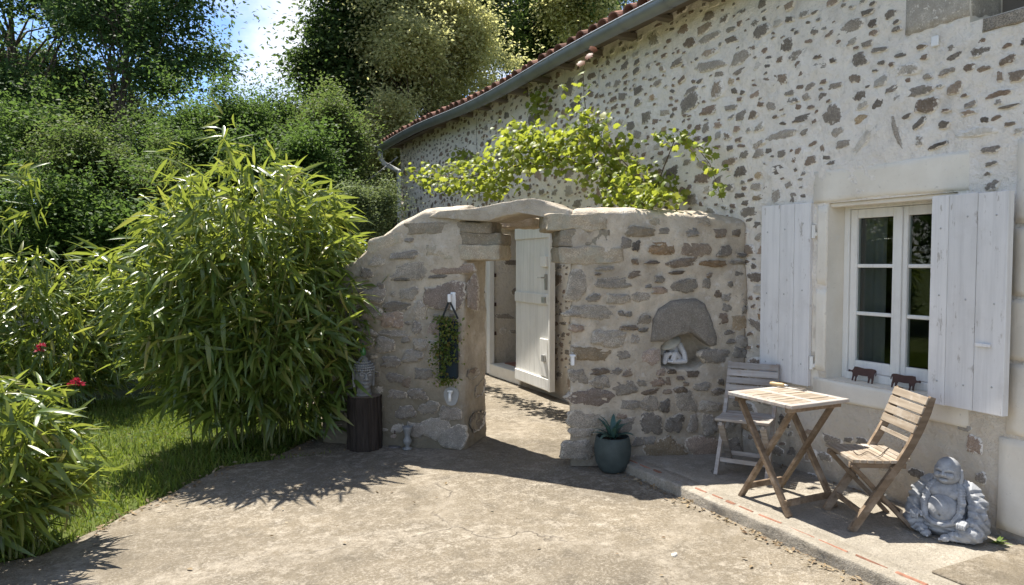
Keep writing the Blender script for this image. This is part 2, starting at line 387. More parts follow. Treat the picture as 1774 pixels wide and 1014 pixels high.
# ------------------------------------------------------------------ stones
def unit_stone(seed, n=22, square=.4):
    r = np.random.default_rng(seed); a = np.linspace(0, 2 * np.pi, n, endpoint=False) + r.uniform(-.09, .09, n)
    e = 2 / (2 + 2.6 * square * r.uniform(.4, 1.3)); c, s = np.cos(a), np.sin(a)
    x = np.sign(c) * np.abs(c) ** e; y = np.sign(s) * np.abs(s) ** e
    k = 1 + r.normal(0, .06, n) + .10 * np.sin(2 * a + r.uniform(0, 6)) + .09 * np.sin(3 * a + r.uniform(0, 6)) + .05 * np.sin(5 * a + r.uniform(0, 6))
    x, y = x * k, y * k
    sh = r.uniform(-.25, .25); x = x + sh * y; x /= np.abs(x).max(); y /= np.abs(y).max()
    vs = []; tilt = r.uniform(-.25, .25, 2)
    for scl, h in ((1.04, -1.0), (1.0, .12), (.88, .48), (.55, .62)):
        hh = h + (r.normal(0, .15, n) + tilt[0] * x + tilt[1] * y if h > .2 else 0)
        j = 1 + r.normal(0, .03, n) if h > .2 else 1
        vs.append(np.stack([x * scl * j, y * scl * j, np.full(n, 1.) * hh], 1))
    v = np.concatenate(vs + [np.array([[0, 0, .65]])])
    f = [(k * n + i, k * n + (i + 1) % n, (k + 1) * n + (i + 1) % n, (k + 1) * n + i) for k in range(3) for i in range(n)]
    f += [(3 * n + i, 3 * n + (i + 1) % n, 4 * n) for i in range(n)]
    return v, f
def rim_attr(me, n, per=None):
    """1 at the rim of a stone, 0 at its heart: where mortar laps over it"""
    k = 4 * n + 1; base = np.concatenate([np.ones(2 * n), np.full(n, .62), np.full(n, .12), [0]])
    at_ = me.attributes.new('rim', 'FLOAT', 'POINT'); at_.data.foreach_set('value', base.astype(np.float32) if per is None else per.astype(np.float32))
STONES = [unit_stone(100 + i, 22, .15 + .1 * (i % 6)) for i in range(30)]
RIM = np.concatenate([np.ones(44), np.full(22, .62), np.full(22, .12), [0]])
STONE_ME = {}
def stone_mesh(i, kind):
    if (i, kind) not in STONE_ME:
        me = mesh('stone_%d_%s' % (i, kind), *STONES[i]); rim_attr(me, 22); me.materials.append(SM[kind]); STONE_ME[(i, kind)] = me
    return STONE_ME[(i, kind)]
def stone_matrix(p, u, nrm, w, h, rot, depth):
    """p centre on wall, u horizontal unit along the wall (to the right in view), nrm outward"""
    c, s = math.cos(rot), math.sin(rot); up = Vector((0, 0, 1))
    ax = u * c + up * s; ay = -u * s + up * c
    return Matrix(((ax.x * w / 2, ay.x * h / 2, nrm.x * depth, p.x), (ax.y * w / 2, ay.y * h / 2, nrm.y * depth, p.y), (ax.z * w / 2, ay.z * h / 2, nrm.z * depth, p.z), (0, 0, 0, 1)))
def place_stone(parent, kind, M, i=None, rooted=False):
    i = random.randrange(len(STONES)) if i is None else i
    o = bpy.data.objects.new('stone', stone_mesh(i, kind)); C.objects.link(o); o.parent = parent
    if rooted: o.matrix_parent_inverse = INV[parent.name]
    o.matrix_basis = M; return o

# ================================================================== GROUND
def sheet(name, poly, z, m, kind='structure'):
    me = mesh(name, [(x, y, z) for x, y in poly], [tuple(range(len(poly)))], False)
    return add(name, me, m, kind=kind)
def grass_ground():
    t = NT('grass_ground'); t.set(.95, .1)
    k = t.mix(t.ramp(t.noise(2.5, 6, .65), [(.35, 0), (.65, 1)]), (.06, .085, .02), (.10, .125, .032))
    k = t.mix(t.ramp(t.noise(14, 5, .7), [(.52, 0), (.66, .8)]), k, (.11, .085, .05)); t.col(k); t.bump(t.noise(40, 5), .8, .03); return t.m
M_LAWN = grass_ground()
gv, gf = [], []
rr = [0.0, 3, 8, 16, 30, 60, 150, 600]; nn = 48
for r_ in rr:
    for j in range(nn):
        a = 2 * math.pi * j / nn; gv.append((2 + r_ * math.cos(a), 6 + r_ * math.sin(a), -.03))
gf = [(i * nn + j, i * nn + (j + 1) % nn, (i + 1) * nn + (j + 1) % nn, (i + 1) * nn + j) for i in range(len(rr) - 1) for j in range(nn)]
add('lawn', mesh('lawn', gv, gf), M_LAWN, kind='structure')

# terrace: ragged left edge along the lawn, gentle unevenness
edge_px = [(-260, 1120), (-60, 985), (60, 962), (165, 915), (215, 888), (290, 855), (345, 825), (385, 808), (470, 792), (600, 782)]
edge = [on_ground(*p) for p in edge_px]
edge = [(p.x, p.y) for p in edge] + [(1.35, 6.6), (1.6, 13.5)]
def edge_x(y):
    ys_ = [e[1] for e in edge]; xs_ = [e[0] for e in edge]
    o_ = np.argsort(ys_); return np.interp(y, np.array(ys_)[o_], np.array(xs_)[o_])
yy = np.concatenate([np.arange(-4, 1.5, .25), np.arange(1.5, 7.0, .035), np.arange(7.0, 13.6, .12)])
NX = 110; tt = np.linspace(0, 1, NX) ** 1.15
ex = edge_x(yy); ex = np.where(yy < edge[0][1], ex - 1.5 * (edge[0][1] - yy), ex)
ex = ex + .05 * fbm(np.stack([yy * 0, yy, yy * 0], 1), 5, 4)
gx = ex[:, None] + (4.3 - ex)[:, None] * tt[None, :]
gy = np.repeat(yy[:, None], NX, 1)
pp = np.stack([gx.ravel(), gy.ravel(), np.zeros(gx.size)], 1)
pp[:, 2] = .006 * fbm(pp, 1.5, 3) + .003 * fbm(pp, 9, 2) - .003
pp[:, 2] -= np.repeat((np.arange(NX) < 1)[None, :], len(yy), 0).ravel() * .05
idx = np.arange(len(yy) * NX).reshape(len(yy), NX)
ff = np.stack([idx[:-1, :-1].ravel(), idx[:-1, 1:].ravel(), idx[1:, 1:].ravel(), idx[1:, :-1].ravel()], 1)
terrace = add('terrace', mesh('terrace', pp, ff), M_CONC, kind='structure')

# raised patio along the house
PZ, KX = .07, 3.05
yy = np.arange(-1.0, 4.75, .03)
prof = [(-.004, -.02), (-.003, .02), (-.001, .04), (.0, .058), (.004, .066), (.014, PZ), (.05, PZ), (.10, PZ), (.16, PZ), (.165, PZ - .004), (.18, PZ - .004), (.19, PZ)] + [(x, PZ) for x in np.linspace(.25, 1.05, 10)]
pv = np.array([[(KX + a, y, b) for a, b in prof] for y in yy]).reshape(-1, 3)
nz = fbm(pv, 4, 4); pv[:, 0] += np.where(pv[:, 0] < KX + .03, .014 * nz + .012 * fbm(pv + 3, 16, 3), 0); pv[:, 2] += .004 * fbm(pv, 3, 3) + np.where(pv[:, 0] < KX + .15, .006 * fbm(pv + 5, 14, 3), 0)
k_ = len(prof); idx = np.arange(len(pv)).reshape(len(yy), k_)
ff = np.stack([idx[:-1, :-1].ravel(), idx[:-1, 1:].ravel(), idx[1:, 1:].ravel(), idx[1:, :-1].ravel()], 1)
patio = add('patio', mesh('patio', pv, ff), M_PATIO, kind='structure')
y_ = 4.35
while y_ > 1.6:       # worn bricks showing in the kerb
    L_ = random.uniform(.07, .22)
    if random.random() < .62:
        b = MB().box((KX + .066 + random.uniform(-.006, .006), y_ - L_, PZ - .03), (KX + .066 + random.uniform(.014, .026), y_, PZ + .0045), None, .005)
        me = b.mesh('brick'); v = np.array([q.co[:] for q in me.vertices]); v += .004 * np.stack([fbm(v + 3, 30, 2), fbm(v + 9, 30, 2), fbm(v, 30, 2) * .6], 1)
        me.vertices.foreach_set('co', v.astype(np.float32).ravel()); add('brick', me, M_BRICK, patio)
    y_ -= L_ + random.uniform(.01, .05)
# two flush slabs in the near corner of the patio
for (x0, x1, y0, y1) in ((3.27, 4.0, 1.35, 2.10), (3.27, 4.0, .5, 1.335)):
    add('paving_slab', MB().box((x0, y0, .02), (x1, y1, PZ + .012), None, .006).mesh('paving_slab'), M_CONC, patio)

# ================================================================== HOUSE
WX, WY0, WY1, WZ = 4.05, -1.2, 12.87, 3.74
house = root('stone_house', (WX, 6, 0), 'long whitewashed rubble stone house with clay tile roof and zinc gutter', 'house')
WIN = (2.50, 3.37, .76, 1.95); DOOR = (7.93, 8.88, 0.0, 2.02); UPW = (1.55, 2.46, 2.88, 3.45)
def axis(parts, cuts):
    a = np.concatenate([np.arange(*p) for p in parts]); a = list(a)
    for c in cuts: a = [q for q in a if abs(q - c) > .009] + [c]
    return np.array(sorted(a))
ay_ = axis([(WY0, 1.4, .12), (1.4, 6.2, .02), (6.2, WY1, .032)], [WIN[0], WIN[1], DOOR[0], DOOR[1], UPW[0], UPW[1], WY1])
az_ = axis([(-.05, WZ, .021)], [WIN[2], WIN[3], DOOR[3], UPW[2], UPW[3], WZ])
Yg, Zg = np.meshgrid(ay_, az_, indexing='ij')
P = np.stack([np.full(Yg.size, WX), Yg.ravel(), Zg.ravel()], 1)
def near_open(y, z, o, m=.05):
    dy = np.maximum(np.maximum(o[0] - y, y - o[1]), 0); dz = np.maximum(np.maximum(o[2] - z, z - o[3]), 0)
    return np.clip(np.hypot(dy, dz) / m, 0, 1)
fade = near_open(P[:, 1], P[:, 2], WIN) * near_open(P[:, 1], P[:, 2], DOOR) * near_open(P[:, 1], P[:, 2], UPW)
below = np.clip((.9 - P[:, 2]) / .4, 0, 1) * np.clip((3.6 - P[:, 1]) / .3, 0, 1)   # smoother render under the window
amp = fade * (1 - .5 * below)
P[:, 0] -= amp * (.016 * fbm(P, 7, 3) + .014 * fbm(P, 1.6, 2) + .009 * fbm(P + 31, 24, 2))
inop = lambda y, z, o: (y > o[0]) & (y < o[1]) & (z > o[2]) & (z < o[3])
nY, nZ = len(ay_), len(az_); idx = np.arange(nY * nZ).reshape(nY, nZ)
cy = (ay_[:-1] + ay_[1:]) / 2; cz = (az_[:-1] + az_[1:]) / 2; CY, CZ = np.meshgrid(cy, cz, indexing='ij')
keep = ~(inop(CY, CZ, WIN) | inop(CY, CZ, DOOR) | inop(CY, CZ, UPW))
q = np.stack([idx[:-1, :-1], idx[:-1, 1:], idx[1:, 1:], idx[1:, :-1]], -1)[keep]
mbw = MB()
wall = add('wall', mesh('wall', P, q), M_PLASTER, house)

# other faces of the shell
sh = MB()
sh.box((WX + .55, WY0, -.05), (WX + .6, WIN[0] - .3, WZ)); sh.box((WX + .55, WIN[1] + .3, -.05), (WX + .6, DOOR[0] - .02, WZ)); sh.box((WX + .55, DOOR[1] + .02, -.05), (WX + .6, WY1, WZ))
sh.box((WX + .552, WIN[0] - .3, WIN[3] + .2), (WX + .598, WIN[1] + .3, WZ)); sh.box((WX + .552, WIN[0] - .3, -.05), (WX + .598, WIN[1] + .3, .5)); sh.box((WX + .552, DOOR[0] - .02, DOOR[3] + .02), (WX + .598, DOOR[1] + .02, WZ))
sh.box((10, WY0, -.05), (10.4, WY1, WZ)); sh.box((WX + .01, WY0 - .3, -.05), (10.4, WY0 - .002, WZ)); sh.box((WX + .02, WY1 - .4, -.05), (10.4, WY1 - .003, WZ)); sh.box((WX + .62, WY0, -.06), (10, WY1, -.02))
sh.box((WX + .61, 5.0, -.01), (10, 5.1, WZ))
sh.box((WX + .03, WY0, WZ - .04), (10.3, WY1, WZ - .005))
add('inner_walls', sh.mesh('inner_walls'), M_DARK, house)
# limestone window surround
def reveal(o, depth, m, name):
    y0, y1, z0, z1 = o; b = MB()
    b.box((WX + .001, y0 - .12, z0 - .12), (WX + depth, y0, z1 + .12)); b.box((WX + .001, y1, z0 - .12), (WX + depth, y1 + .12, z1 + .12))
    b.box((WX + .001, y0 + .0005, z1), (WX + depth - .001, y1 - .0005, z1 + .12)); b.box((WX + .001, y0 + .0005, z0 - .12), (WX + depth - .001, y1 - .0005, z0))
    return add(name, b.mesh(name), m, wall)
reveal(WIN, .55, M_LIME, 'window_reveal'); reveal(UPW, .5, M_LIME, 'loft_reveal')
def rough_block(lo, hi, m, name, parent, amp=.006, step=.05, seedp=0, wc=True, freq=9):
    """box with subdivided, weathered faces"""
    bm = bmesh.new(); bmesh.ops.create_cube(bm, size=1)
    sz = [hi[i] - lo[i] for i in range(3)]
    cuts = max(1, min(9, int(max(sz) / step)))
    bmesh.ops.subdivide_edges(bm, edges=bm.edges[:], cuts=cuts, use_grid_fill=True)
    v = np.array([w.co[:] for w in bm.verts]); 
    rd = .5 - .018 / max(min(sz), .04)
    vv = np.empty_like(v)
    for i in range(3): vv[:, i] = lo[i] + (v[:, i] + .5) * sz[i]
    cen = (np.array(lo) + np.array(hi)) / 2
    # soften corners
    e = np.sort(np.abs(v), 1)[:, 1] > .499
    dirn = vv - cen; dirn /= np.linalg.norm(dirn, axis=1)[:, None] + 1e-9
    vv[e] -= dirn[e] * min(.014, min(sz) * .15)
    vv += amp * np.stack([fbm(vv + 3 + seedp, freq, 3), fbm(vv + 11 + seedp, freq, 3), fbm(vv + 23 + seedp, freq, 3)], 1)
    bm.verts.index_update(); f = [[w.index for w in q_.verts] for q_ in bm.faces]; bm.free()
    return add(name, mesh(name, vv, f), m, parent, wc)
rough_block((WX - .012, 2.43, 1.955), (WX + .3, 3.50, 2.175), M_LIME, 'lintel_block', wall, .004)
rough_block((WX - .010, 3.372, .80), (WX + .3, 3.46, 1.38), M_LIME, 'jamb_block', wall, .003)
rough_block((WX - .011, 3.372, 1.39), (WX + .3, 3.455, 1.945), M_LIME, 'jamb_block', wall, .003)
rough_block((WX - .010, 2.41, .80), (WX + .3, 2.498, 1.945), M_LIME, 'jamb_block', wall, .003)
rough_block((WX - .018, 2.40, .62), (WX + .35, 3.47, .757), M_LIME, 'sill_block', wall, .004)
for i, (z0, z1, y0, y1) in enumerate(((.10, .62, 1.62, 2.25), (.63, 1.02, 1.55, 2.215), (1.03, 1.36, 1.60, 2.24), (1.37, 1.74, 1.57, 2.21), (1.75, 2.20, 1.6, 2.20))):
    rough_block((WX - .016, y0, z0), (WX + .3, y1, z1), M_LIME, 'quoin_block', wall, .005, seedp=i)
# granite jamb of the loft window
a = on_wall(1573, 62); b = on_wall(1683, 0)
rough_block((WX - .014, UPW[0] + .905, a.z - .005), (WX + .3, a.y + .02, 3.55), SM['slg'], 'granite_jamb', wall, .006)
rough_block((WX - .012, 1.5, 2.80), (WX + .3, 2.40, 2.878), SM['hgr'], 'loft_sill', wall, .01)
add('loft_shutter', MB().box((WX + .3, UPW[0], UPW[2]), (WX + .34, UPW[1], UPW[3])).mesh('loft_shutter'), M_WOODDK, house)

# --- stones in the house wall, read off the photograph (zoom units -> photo pixels)
HS = '''420 152 85 75 0 gd;165 185 115 45 20 g;275 195 75 35 5 d;70 210 75 55 15 b;165 258 85 45 5 b;320 280 115 70 5 g;168 322 175 55 10 g;545 220 65 75 0 gd;590 272 95 55 25 g;685 150 45 45 0 gd;730 138 35 30 0 g;
855 135 130 75 20 g;965 115 45 45 0 d;935 60 65 30 15 gd;1080 108 40 25 10 gd;970 160 50 35 0 rb;900 293 80 80 25 gd;995 243 85 28 8 g;935 215 60 35 5 gd;705 325 75 40 10 g;1135 340 125 65 5 g;1055 315 30 30 0 d;1325 350 85 42 0 gd;1230 375 50 35 0 g;
1195 443 130 55 12 gd;1225 515 115 80 0 db;1060 435 70 40 15 d;905 470 85 55 15 d;915 515 80 40 20 g;780 420 75 35 15 gd;770 562 115 120 0 gd;910 582 90 50 0 yb;990 505 70 50 40 gd;1080 642 30 210 28 g;1193 600 85 40 38 gd;1130 568 50 28 0 gd;
1193 688 45 60 10 gd;1280 710 100 30 15 d;820 703 85 45 0 g;920 685 45 175 -30 lg;720 730 28 50 0 b;600 738 35 40 0 rb;615 580 95 40 0 gd;520 660 175 50 8 g;575 492 70 35 5 gd;640 475 45 40 0 g;720 470 50 40 0 gd;560 455 55 30 0 g;
160 540 90 50 8 rb;70 500 100 95 30 g;205 440 80 110 0 b;275 398 40 50 0 yb;80 440 80 30 20 g;318 348 75 35 15 gd;270 525 70 30 0 g;150 625 40 55 0 g;300 630 40 35 0 rb;340 755 50 50 0 gd;408 750 65 50 0 g;520 750 45 45 20 g;
320 838 70 60 0 gd;135 868 90 65 0 rb;500 830 70 55 0 gd;495 955 60 95 0 gd;580 965 40 60 0 gd;265 790 80 45 0 b;405 965 60 30 0 yb;315 955 55 30 0 gd;260 915 50 40 0 g;405 855 40 40 0 yb;1365 430 80 70 0 b;1490 250 120 60 5 d;1365 275 85 40 15 gd;
1350 235 40 35 30 g;1580 460 140 35 10 rb;1430 550 100 35 5 rb;1625 520 110 20 5 gd;1665 370 90 60 10 b;1585 375 30 60 0 b;1540 730 105 40 5 gd;1480 645 240 50 8 lg;1545 905 75 55 10 gd;1525 850 45 25 0 g;1540 800 60 25 20 g;1215 280 40 30 0 ob;
1500 200 40 25 10 rb;1100 270 60 25 5 g;30 45 50 50 0 db;165 80 70 50 10 d;240 95 50 50 0 b;140 140 80 50 25 b;390 115 50 40 0 g;270 145 50 30 0 g;330 55 60 35 10 gd;425 20 45 45 0 gd;380 235 60 30 5 rb;630 70 60 35 5 gd;680 62 35 20 0 gd'''
used = []; spec = []
U_H, N_H = Vector((0, -1, 0)), Vector((-1, 0, 0))
def house_stone(px, py, w, h, rot, kind):
    c = on_wall(px, py); l = on_wall(px - w / 2, py); r_ = on_wall(px + w / 2, py); t_ = on_wall(px, py - h / 2); b_ = on_wall(px, py + h / 2)
    ww = (l - r_).length; hh = (t_ - b_).length
    # the tilt seen in the picture includes the perspective of the wall's courses
    rr_ = R(rot) + 0.0
    if rot == 0: rr_ = random.uniform(-.12, .12)
    spec.append((c, ww, hh, rr_, kind, w * h)); used.append((c.y, c.z, max(ww, hh * .9) / 2, hh / 2))
for ln in HS.replace('\n', '').split(';'):
    x, y, w, h, r_, k = ln.split(); s_ = .3551
    rot = float(r_); sl = (on_wall(1170 + float(x) * s_, float(y) * s_)[2] - EYE) / 1
    persp = math.degrees(math.atan2(455 - float(y) * s_, 1170 + float(x) * s_ - 280))
    house_stone(1170 + float(x) * s_, float(y) * s_, float(w) * s_ * .98, float(h) * s_ * .98, (rot - persp * .8) if rot > 5 or rot < -5 else 0, k)
for (x, y, w, h, k) in ((640, 398, 90, 40, 'gd'), (712, 398, 40, 26, 'gd'), (770, 404, 60, 35, 'g'), (960, 442, 50, 30, 'd'), (930, 470, 40, 30, 'gd'), (1245, 420, 70, 90, 'rb'), (440, 320, 55, 60, 'd'), (400, 440, 75, 50, 'gd'), (1275, 560, 50, 60, 'gd'), (610, 470, 60, 40, 'g'), (560, 560, 60, 40, 'gd'), (870, 520, 60, 35, 'g'), (1000, 540, 70, 40, 'gd'), (1200, 345, 70, 30, 'lg')):
    house_stone(1180 + x * .408, 600 + y * .408, w * .408, h * .408, 0, k)
blocked = [(2.36, 3.52, .60, 2.2), (DOOR[0] - .06, DOOR[1] + .12, -1, 2.12), (1.5, 2.46, 2.78, 3.6), (2.44, 2.86, 2.85, 3.6), (1.5, 2.26, -.1, 2.22), (2.3, 3.4, .1, .62)]
def free(y, z, rw, rh):
    for a_ in blocked:
        if a_[0] - rw < y < a_[1] + rw and a_[2] - rh < z < a_[3] + rh: return False
    for (uy, uz, uw, uh) in used:
        if abs(y - uy) < (rw + uw) * .94 + .004 and abs(z - uz) < (rh + uh) * .98 + .003: return False
    return True
kinds = ['g'] * 6 + ['gd'] * 6 + ['d'] * 2 + ['b'] * 4 + ['db'] * 2 + ['rb'] * 3 + ['yb', 'ob', 'lg', 'gr', 'gr']
for size in (.23, .17, .13, .10, .08, .06, .045):
    for _ in range({.23: 60, .17: 330, .13: 800, .10: 1600, .08: 2600, .06: 3600, .045: 3600}[size]):
        y = random.uniform(1.9, WY1 - .05); z = random.uniform(.15, WZ - .05)
        w = size * random.uniform(.8, 1.35); h = w * random.uniform(.36, .75)
        if y < 4.0 and z > 1.95 and size > .08 and random.random() < .85: continue
        if y < 4.0 and size < .06 and random.random() < .25: continue
        if free(y, z, w / 2, h / 2):
            used.append((y, z, w / 2, h / 2)); D = y * .8965 + WX * .443; f2 = (FPX / D) ** 2 * math.cos(math.atan2(y, WX)) 
            ok_ = not (z < 1.95 and 4.15 < y < 6.6)
            spec.append((Vector((WX, y, z)), w, h, random.gauss(0, .16), random.choice(kinds), w * h * f2 if ok_ else 0))
spec.sort(key=lambda s: -s[5]); STUFF = {}
for n_, (c, ww, hh, rot, k, _) in enumerate(spec):
    dep = .012 + .05 * min(ww, hh) * random.uniform(.6, 1.2)
    M = stone_matrix(c + N_H * .001, U_H, N_H, ww, hh, rot, dep)
    if n_ < 300: place_stone(wall, ('s' if random.random() < .22 else 'h') + k, M)
    else: STUFF.setdefault(k if k in ('g', 'gd', 'b') else 'rb', []).append(M)
mbs = MB(); mats = []
allv, allf, ami, off = [], [], [], 0
keys = list(STUFF)
for mi, k in enumerate(keys):
    for M in STUFF[k]:
        v, f = random.choice(STONES); A = np.array(M); vv = v @ A[:3, :3].T + A[:3, 3]
        allv.append(vv); allf += [tuple(i + off for i in q_) for q_ in f]; ami += [mi] * len(f); off += len(v)
me = mesh('small_stones', np.concatenate(allv), allf)
rim_attr(me, 22, np.tile(RIM, len(allv)))
for k in keys: me.materials.append(SM[('s' if k == 'g' else 'h') + k])
me.polygons.foreach_set('material_index', np.array(ami, np.int32))
add('small_stones', me, None, wall, kind='stuff')

# --- window: two casements of three panes
FX = WX + .17
win = MB(); y0, y1, z0, z1 = WIN; ym = 2.965
def rail(a, b, lo=0, hi=.045): win.box((FX + lo, a[0], a[1]), (FX + hi, b[0], b[1]), None, .004)
rail((y0, z0), (y0 + .035, z1), -.012); rail((y1 - .04, z0), (y1, z1), -.012); rail((y0 + .036, z1 - .04), (y1 - .041, z1), -.012); rail((y0 + .036, z0), (y1 - .041, z0 + .05), -.03)
casements = []
for (a_, b_) in ((y0 + .037, ym - .002), (ym + .002, y1 - .042)):
    st = .05; zb, zt = z0 + .052, z1 - .042
    rail((a_, zb), (a_ + st, zt)); rail((b_ - st, zb), (b_, zt)); rail((a_ + st + .0005, zt - .06), (b_ - st - .0005, zt), .002, .043); rail((a_ + st + .0005, zb), (b_ - st - .0005, zb + .075), .002, .043)
    hp = (zt - .06 - zb - .075) / 3
    for i in (1, 2): rail((a_ + st + .0005, zb + .075 + hp * i - .012), (b_ - st - .0005, zb + .075 + hp * i + .012), .005, .04)
    casements.append((a_ + st, b_ - st, zb + .075, hp))
rail((ym - .022, z0 + .055), (ym + .022, z1 - .045), -.014, -.001)
window = add('window', win.mesh('window'), M_WPAINT, house)
for (a_, b_, zb, hp) in casements:
    for i in range(3):
        add('pane', MB().box((FX + .02, a_ - .004, zb + hp * i + .008), (FX + .024, b_ + .004, zb + hp * (i + 1) - .008)).mesh('pane'), M_GLASS, window)
# curtain and lintel batten
cv = [(FX + .1 + .012 * math.sin(i * 1.3), y1 - .03 - i * .017, z) for i in range(14) for z in (z0, z1)]
add('curtain', mesh('curtain', cv, [(2 * i, 2 * i + 1, 2 * i + 3, 2 * i + 2) for i in range(13)]), M_CURT, house)
add('lintel_batten', MB().box((WX + .02, y0 + .001, z1 - .028), (WX + .10, y1 - .001, z1 - .0005), None, .004).mesh('lintel_batten'), M_LIME, window)

# --- shutters
def shutter(hinge, free_, z0, z1, widths, thick, label, hinges=True):
    """hinge, free_: (x,y) of the plan line of the front face"""
    h, f = Vector((*hinge, 0)), Vector((*free_, 0)); d = (f - h); L = d.length; d.normalize(); n = Vector((d.y, -d.x, 0))
    if n.x > 0: n = -n
    def bx(mb, a, b, za, zb, t0, t1, bev=.003):
        M = Matrix(((d.x, -n.x, 0, h.x), (d.y, -n.y, 0, h.y), (0, 0, 1, 0), (0, 0, 0, 1)))
        mb.box((a, t0, za), (b, t1, zb), M, bev)
    back = MB()
    for fz in (.14, .5, .86): bx(back, .02, L - .02, z0 + (z1 - z0) * fz - .04, z0 + (z1 - z0) * fz + .04, thick + .001, thick + .022)
    s = add('shutter', back.mesh('shutter'), M_SHUT, house, label=label)
    x = 0; tot = sum(widths)
    for w in widths:
        mb = MB(); ww = w / tot * L; bx(mb, x + .0012, x + ww - .0012, z0 + random.uniform(-.004, .003), z1 + random.uniform(-.003, .003), random.uniform(0, .002), thick)
        add('plank', mb.mesh('plank'), M_SHUT, s); x += ww
    for fz in ((.13, .84) if hinges else ()):
        hb = MB(); zc = z0 + (z1 - z0) * fz
        p = h - d * .015; hb.tube([(p.x + .012, p.y, zc - .045), (p.x + .012, p.y, zc + .045)], .013, 8); hb.box((p.x + .012, p.y - .02, zc - .03), (WX + .01, p.y + .02, zc - .005))
        add('hinge', hb.mesh('hinge'), M_WPAINT, s)
    for fz in (.12, .5, .87):
        for k in range(3):
            nb = MB(); c = h + d * (L * (.14 + .36 * k)) + n * .001; z = z0 + (z1 - z0) * fz + random.uniform(-.03, .03)
            nb.lathe([(0, .003), (.004, .002), (.006, 0)], 6)
            v = np.concatenate(nb.v); Mx = Matrix(((d.x, 0, n.x, c.x), (d.y, 0, n.y, c.y), (0, 1, 0, z), (0, 0, 0, 1)))
            add('nail', mesh('nail', [(Mx @ Vector(q_))[:] for q_ in v], nb.f), M_STEEL, s)
    return s, h, d, n
shutter((4.015, 3.485), (3.985, 3.905), .69, 1.965, (.13, .12, .16), .035, 'left shutter of three wide planks')
sR, hR, dR, nR = shutter((3.955, 2.592), (3.915, 2.155), .745, 1.925, (.11, .17, .17), .045, 'right shutter standing off the wall', False)
lb = MB(); c = hR + dR * .33 + nR * .012; lb.bar((c.x, c.y + .04, 1.11), (c.x, c.y - .04, 1.11), .012, .018); add('latch', lb.mesh('latch'), M_SHUT, sR)

# --- plank door folded back against the wall
dr = MB(); DX = 3.97
h = Vector((DX, DOOR[0] - .005, 0)); f = Vector((DX - .06, 6.93, 0)); d = (f - h).normalized(); L = (f - h).length; n = Vector((d.y, -d.x, 0)); n = n if n.x < 0 else -n
DM = Matrix(((d.x, -n.x, 0, h.x), (d.y, -n.y, 0, h.y), (0, 0, 1, 0), (0, 0, 0, 1)))
for za, zb in ((.10, .23), (1.07, 1.19), (1.83, 1.97)): dr.box((.02, -.024, za), (L - .02, -.001, zb), DM, .004)
dr.box((L - .03, -.02, .09), (L + .012, .05, 1.98), DM, .004)
door = add('door', dr.mesh('door'), M_DOOR, house)
nb_ = 7
for i in range(nb_):
    w = (L - .03) / nb_
    add('plank', MB().box((i * w + .001, 0, .085), ((i + 1) * w - .001, .032, 1.985), DM, .003).mesh('plank'), M_DOOR, door)
add('lock_box', MB().box((L - .2, -.045, 1.50), (L - .045, -.001, 1.62), DM, .006).mesh('lock_box'), M_DOOR, door)
add('handle', MB().box((L - .11, -.03, 1.24), (L - .085, -.0005, 1.42), DM, .003).tube([(DM @ Vector((L - .1, -.03, 1.38)))[:], (DM @ Vector((L - .1, -.07, 1.38)))[:], (DM @ Vector((L - .19, -.075, 1.38)))[:]], .009, 6).mesh('handle'), M_STEEL, door)
add('flap_panel', MB().box((L - .26, -.018, .25), (L - .05, -.001, .68), DM, .004).mesh('flap_panel'), M_DOOR, door)
add('bolt', MB().box((L - .16, -.045, .42), (L - .09, -.019, .50), DM, .004).mesh('bolt'), M_STEEL, door)
add('bolt', MB().box((L - .16, -.045, 1.09), (L - .07, -.025, 1.16), DM, .004).mesh('bolt'), M_STEEL, door)
# doorway: thick reveal, white frame, step
dw = MB(); y0, y1, z0, z1 = DOOR
dw.box((WX + .002, y1, .0), (WX + .56, y1 + .2, z1 + .1)); dw.box((WX + .002, y0 - .2, .0), (WX + .56, y0, z1 + .1)); dw.box((WX + .003, y0 + .001, z1), (WX + .559, y1 - .001, z1 + .1))
drv = add('doorway', dw.mesh('doorway'), M_PLASTER, house)
for (x, z, w, hh, k) in ((.33, 1.55, .26, .10, 'gd'), (.22, .80, .36, .08, 'g'), (.38, 1.15, .12, .12, 'gd'), (.15, 1.7, .12, .16, 'lg'), (.36, .58, .14, .06, 'g'), (.2, .6, .12, .1, 'lg'), (.45, 1.36, .1, .05, 'd')):
    M = stone_matrix(Vector((WX + x, y1 - .001, z)), Vector((1, 0, 0)), Vector((0, -1, 0)), w, hh, random.uniform(-.1, .1), .012)
    place_stone(drv, 'h' + k, M)
add('door_frame', MB().box((WX - .03, y1 - .05, .02), (WX + .045, y1 + .05, z1 + .04), None, .006).box((WX - .028, y0, z1 - .03), (WX + .043, y1 - .051, z1 + .039), None, .006).mesh('door_frame'), M_DOOR, house)
for z in (.55, .95, 1.35, 1.75): add('hinge_pin', MB().box((WX + .0455, y1 - .0535, z), (WX + .075, y1 - .0305, z + .05), None, .003).mesh('hinge_pin'), M_IRON, house)
add('door_step', MB().box((WX - .02, y0 + .002, .0), (WX + .9, y1 - .002, .16), None, .008).mesh('door_step'), M_LIME, house)
add('doormat', MB().box((WX + .16, y0 + .1, .161), (WX + .5, y1 - .12, .175), None, .004).mesh('doormat'), M_BRICK, house)

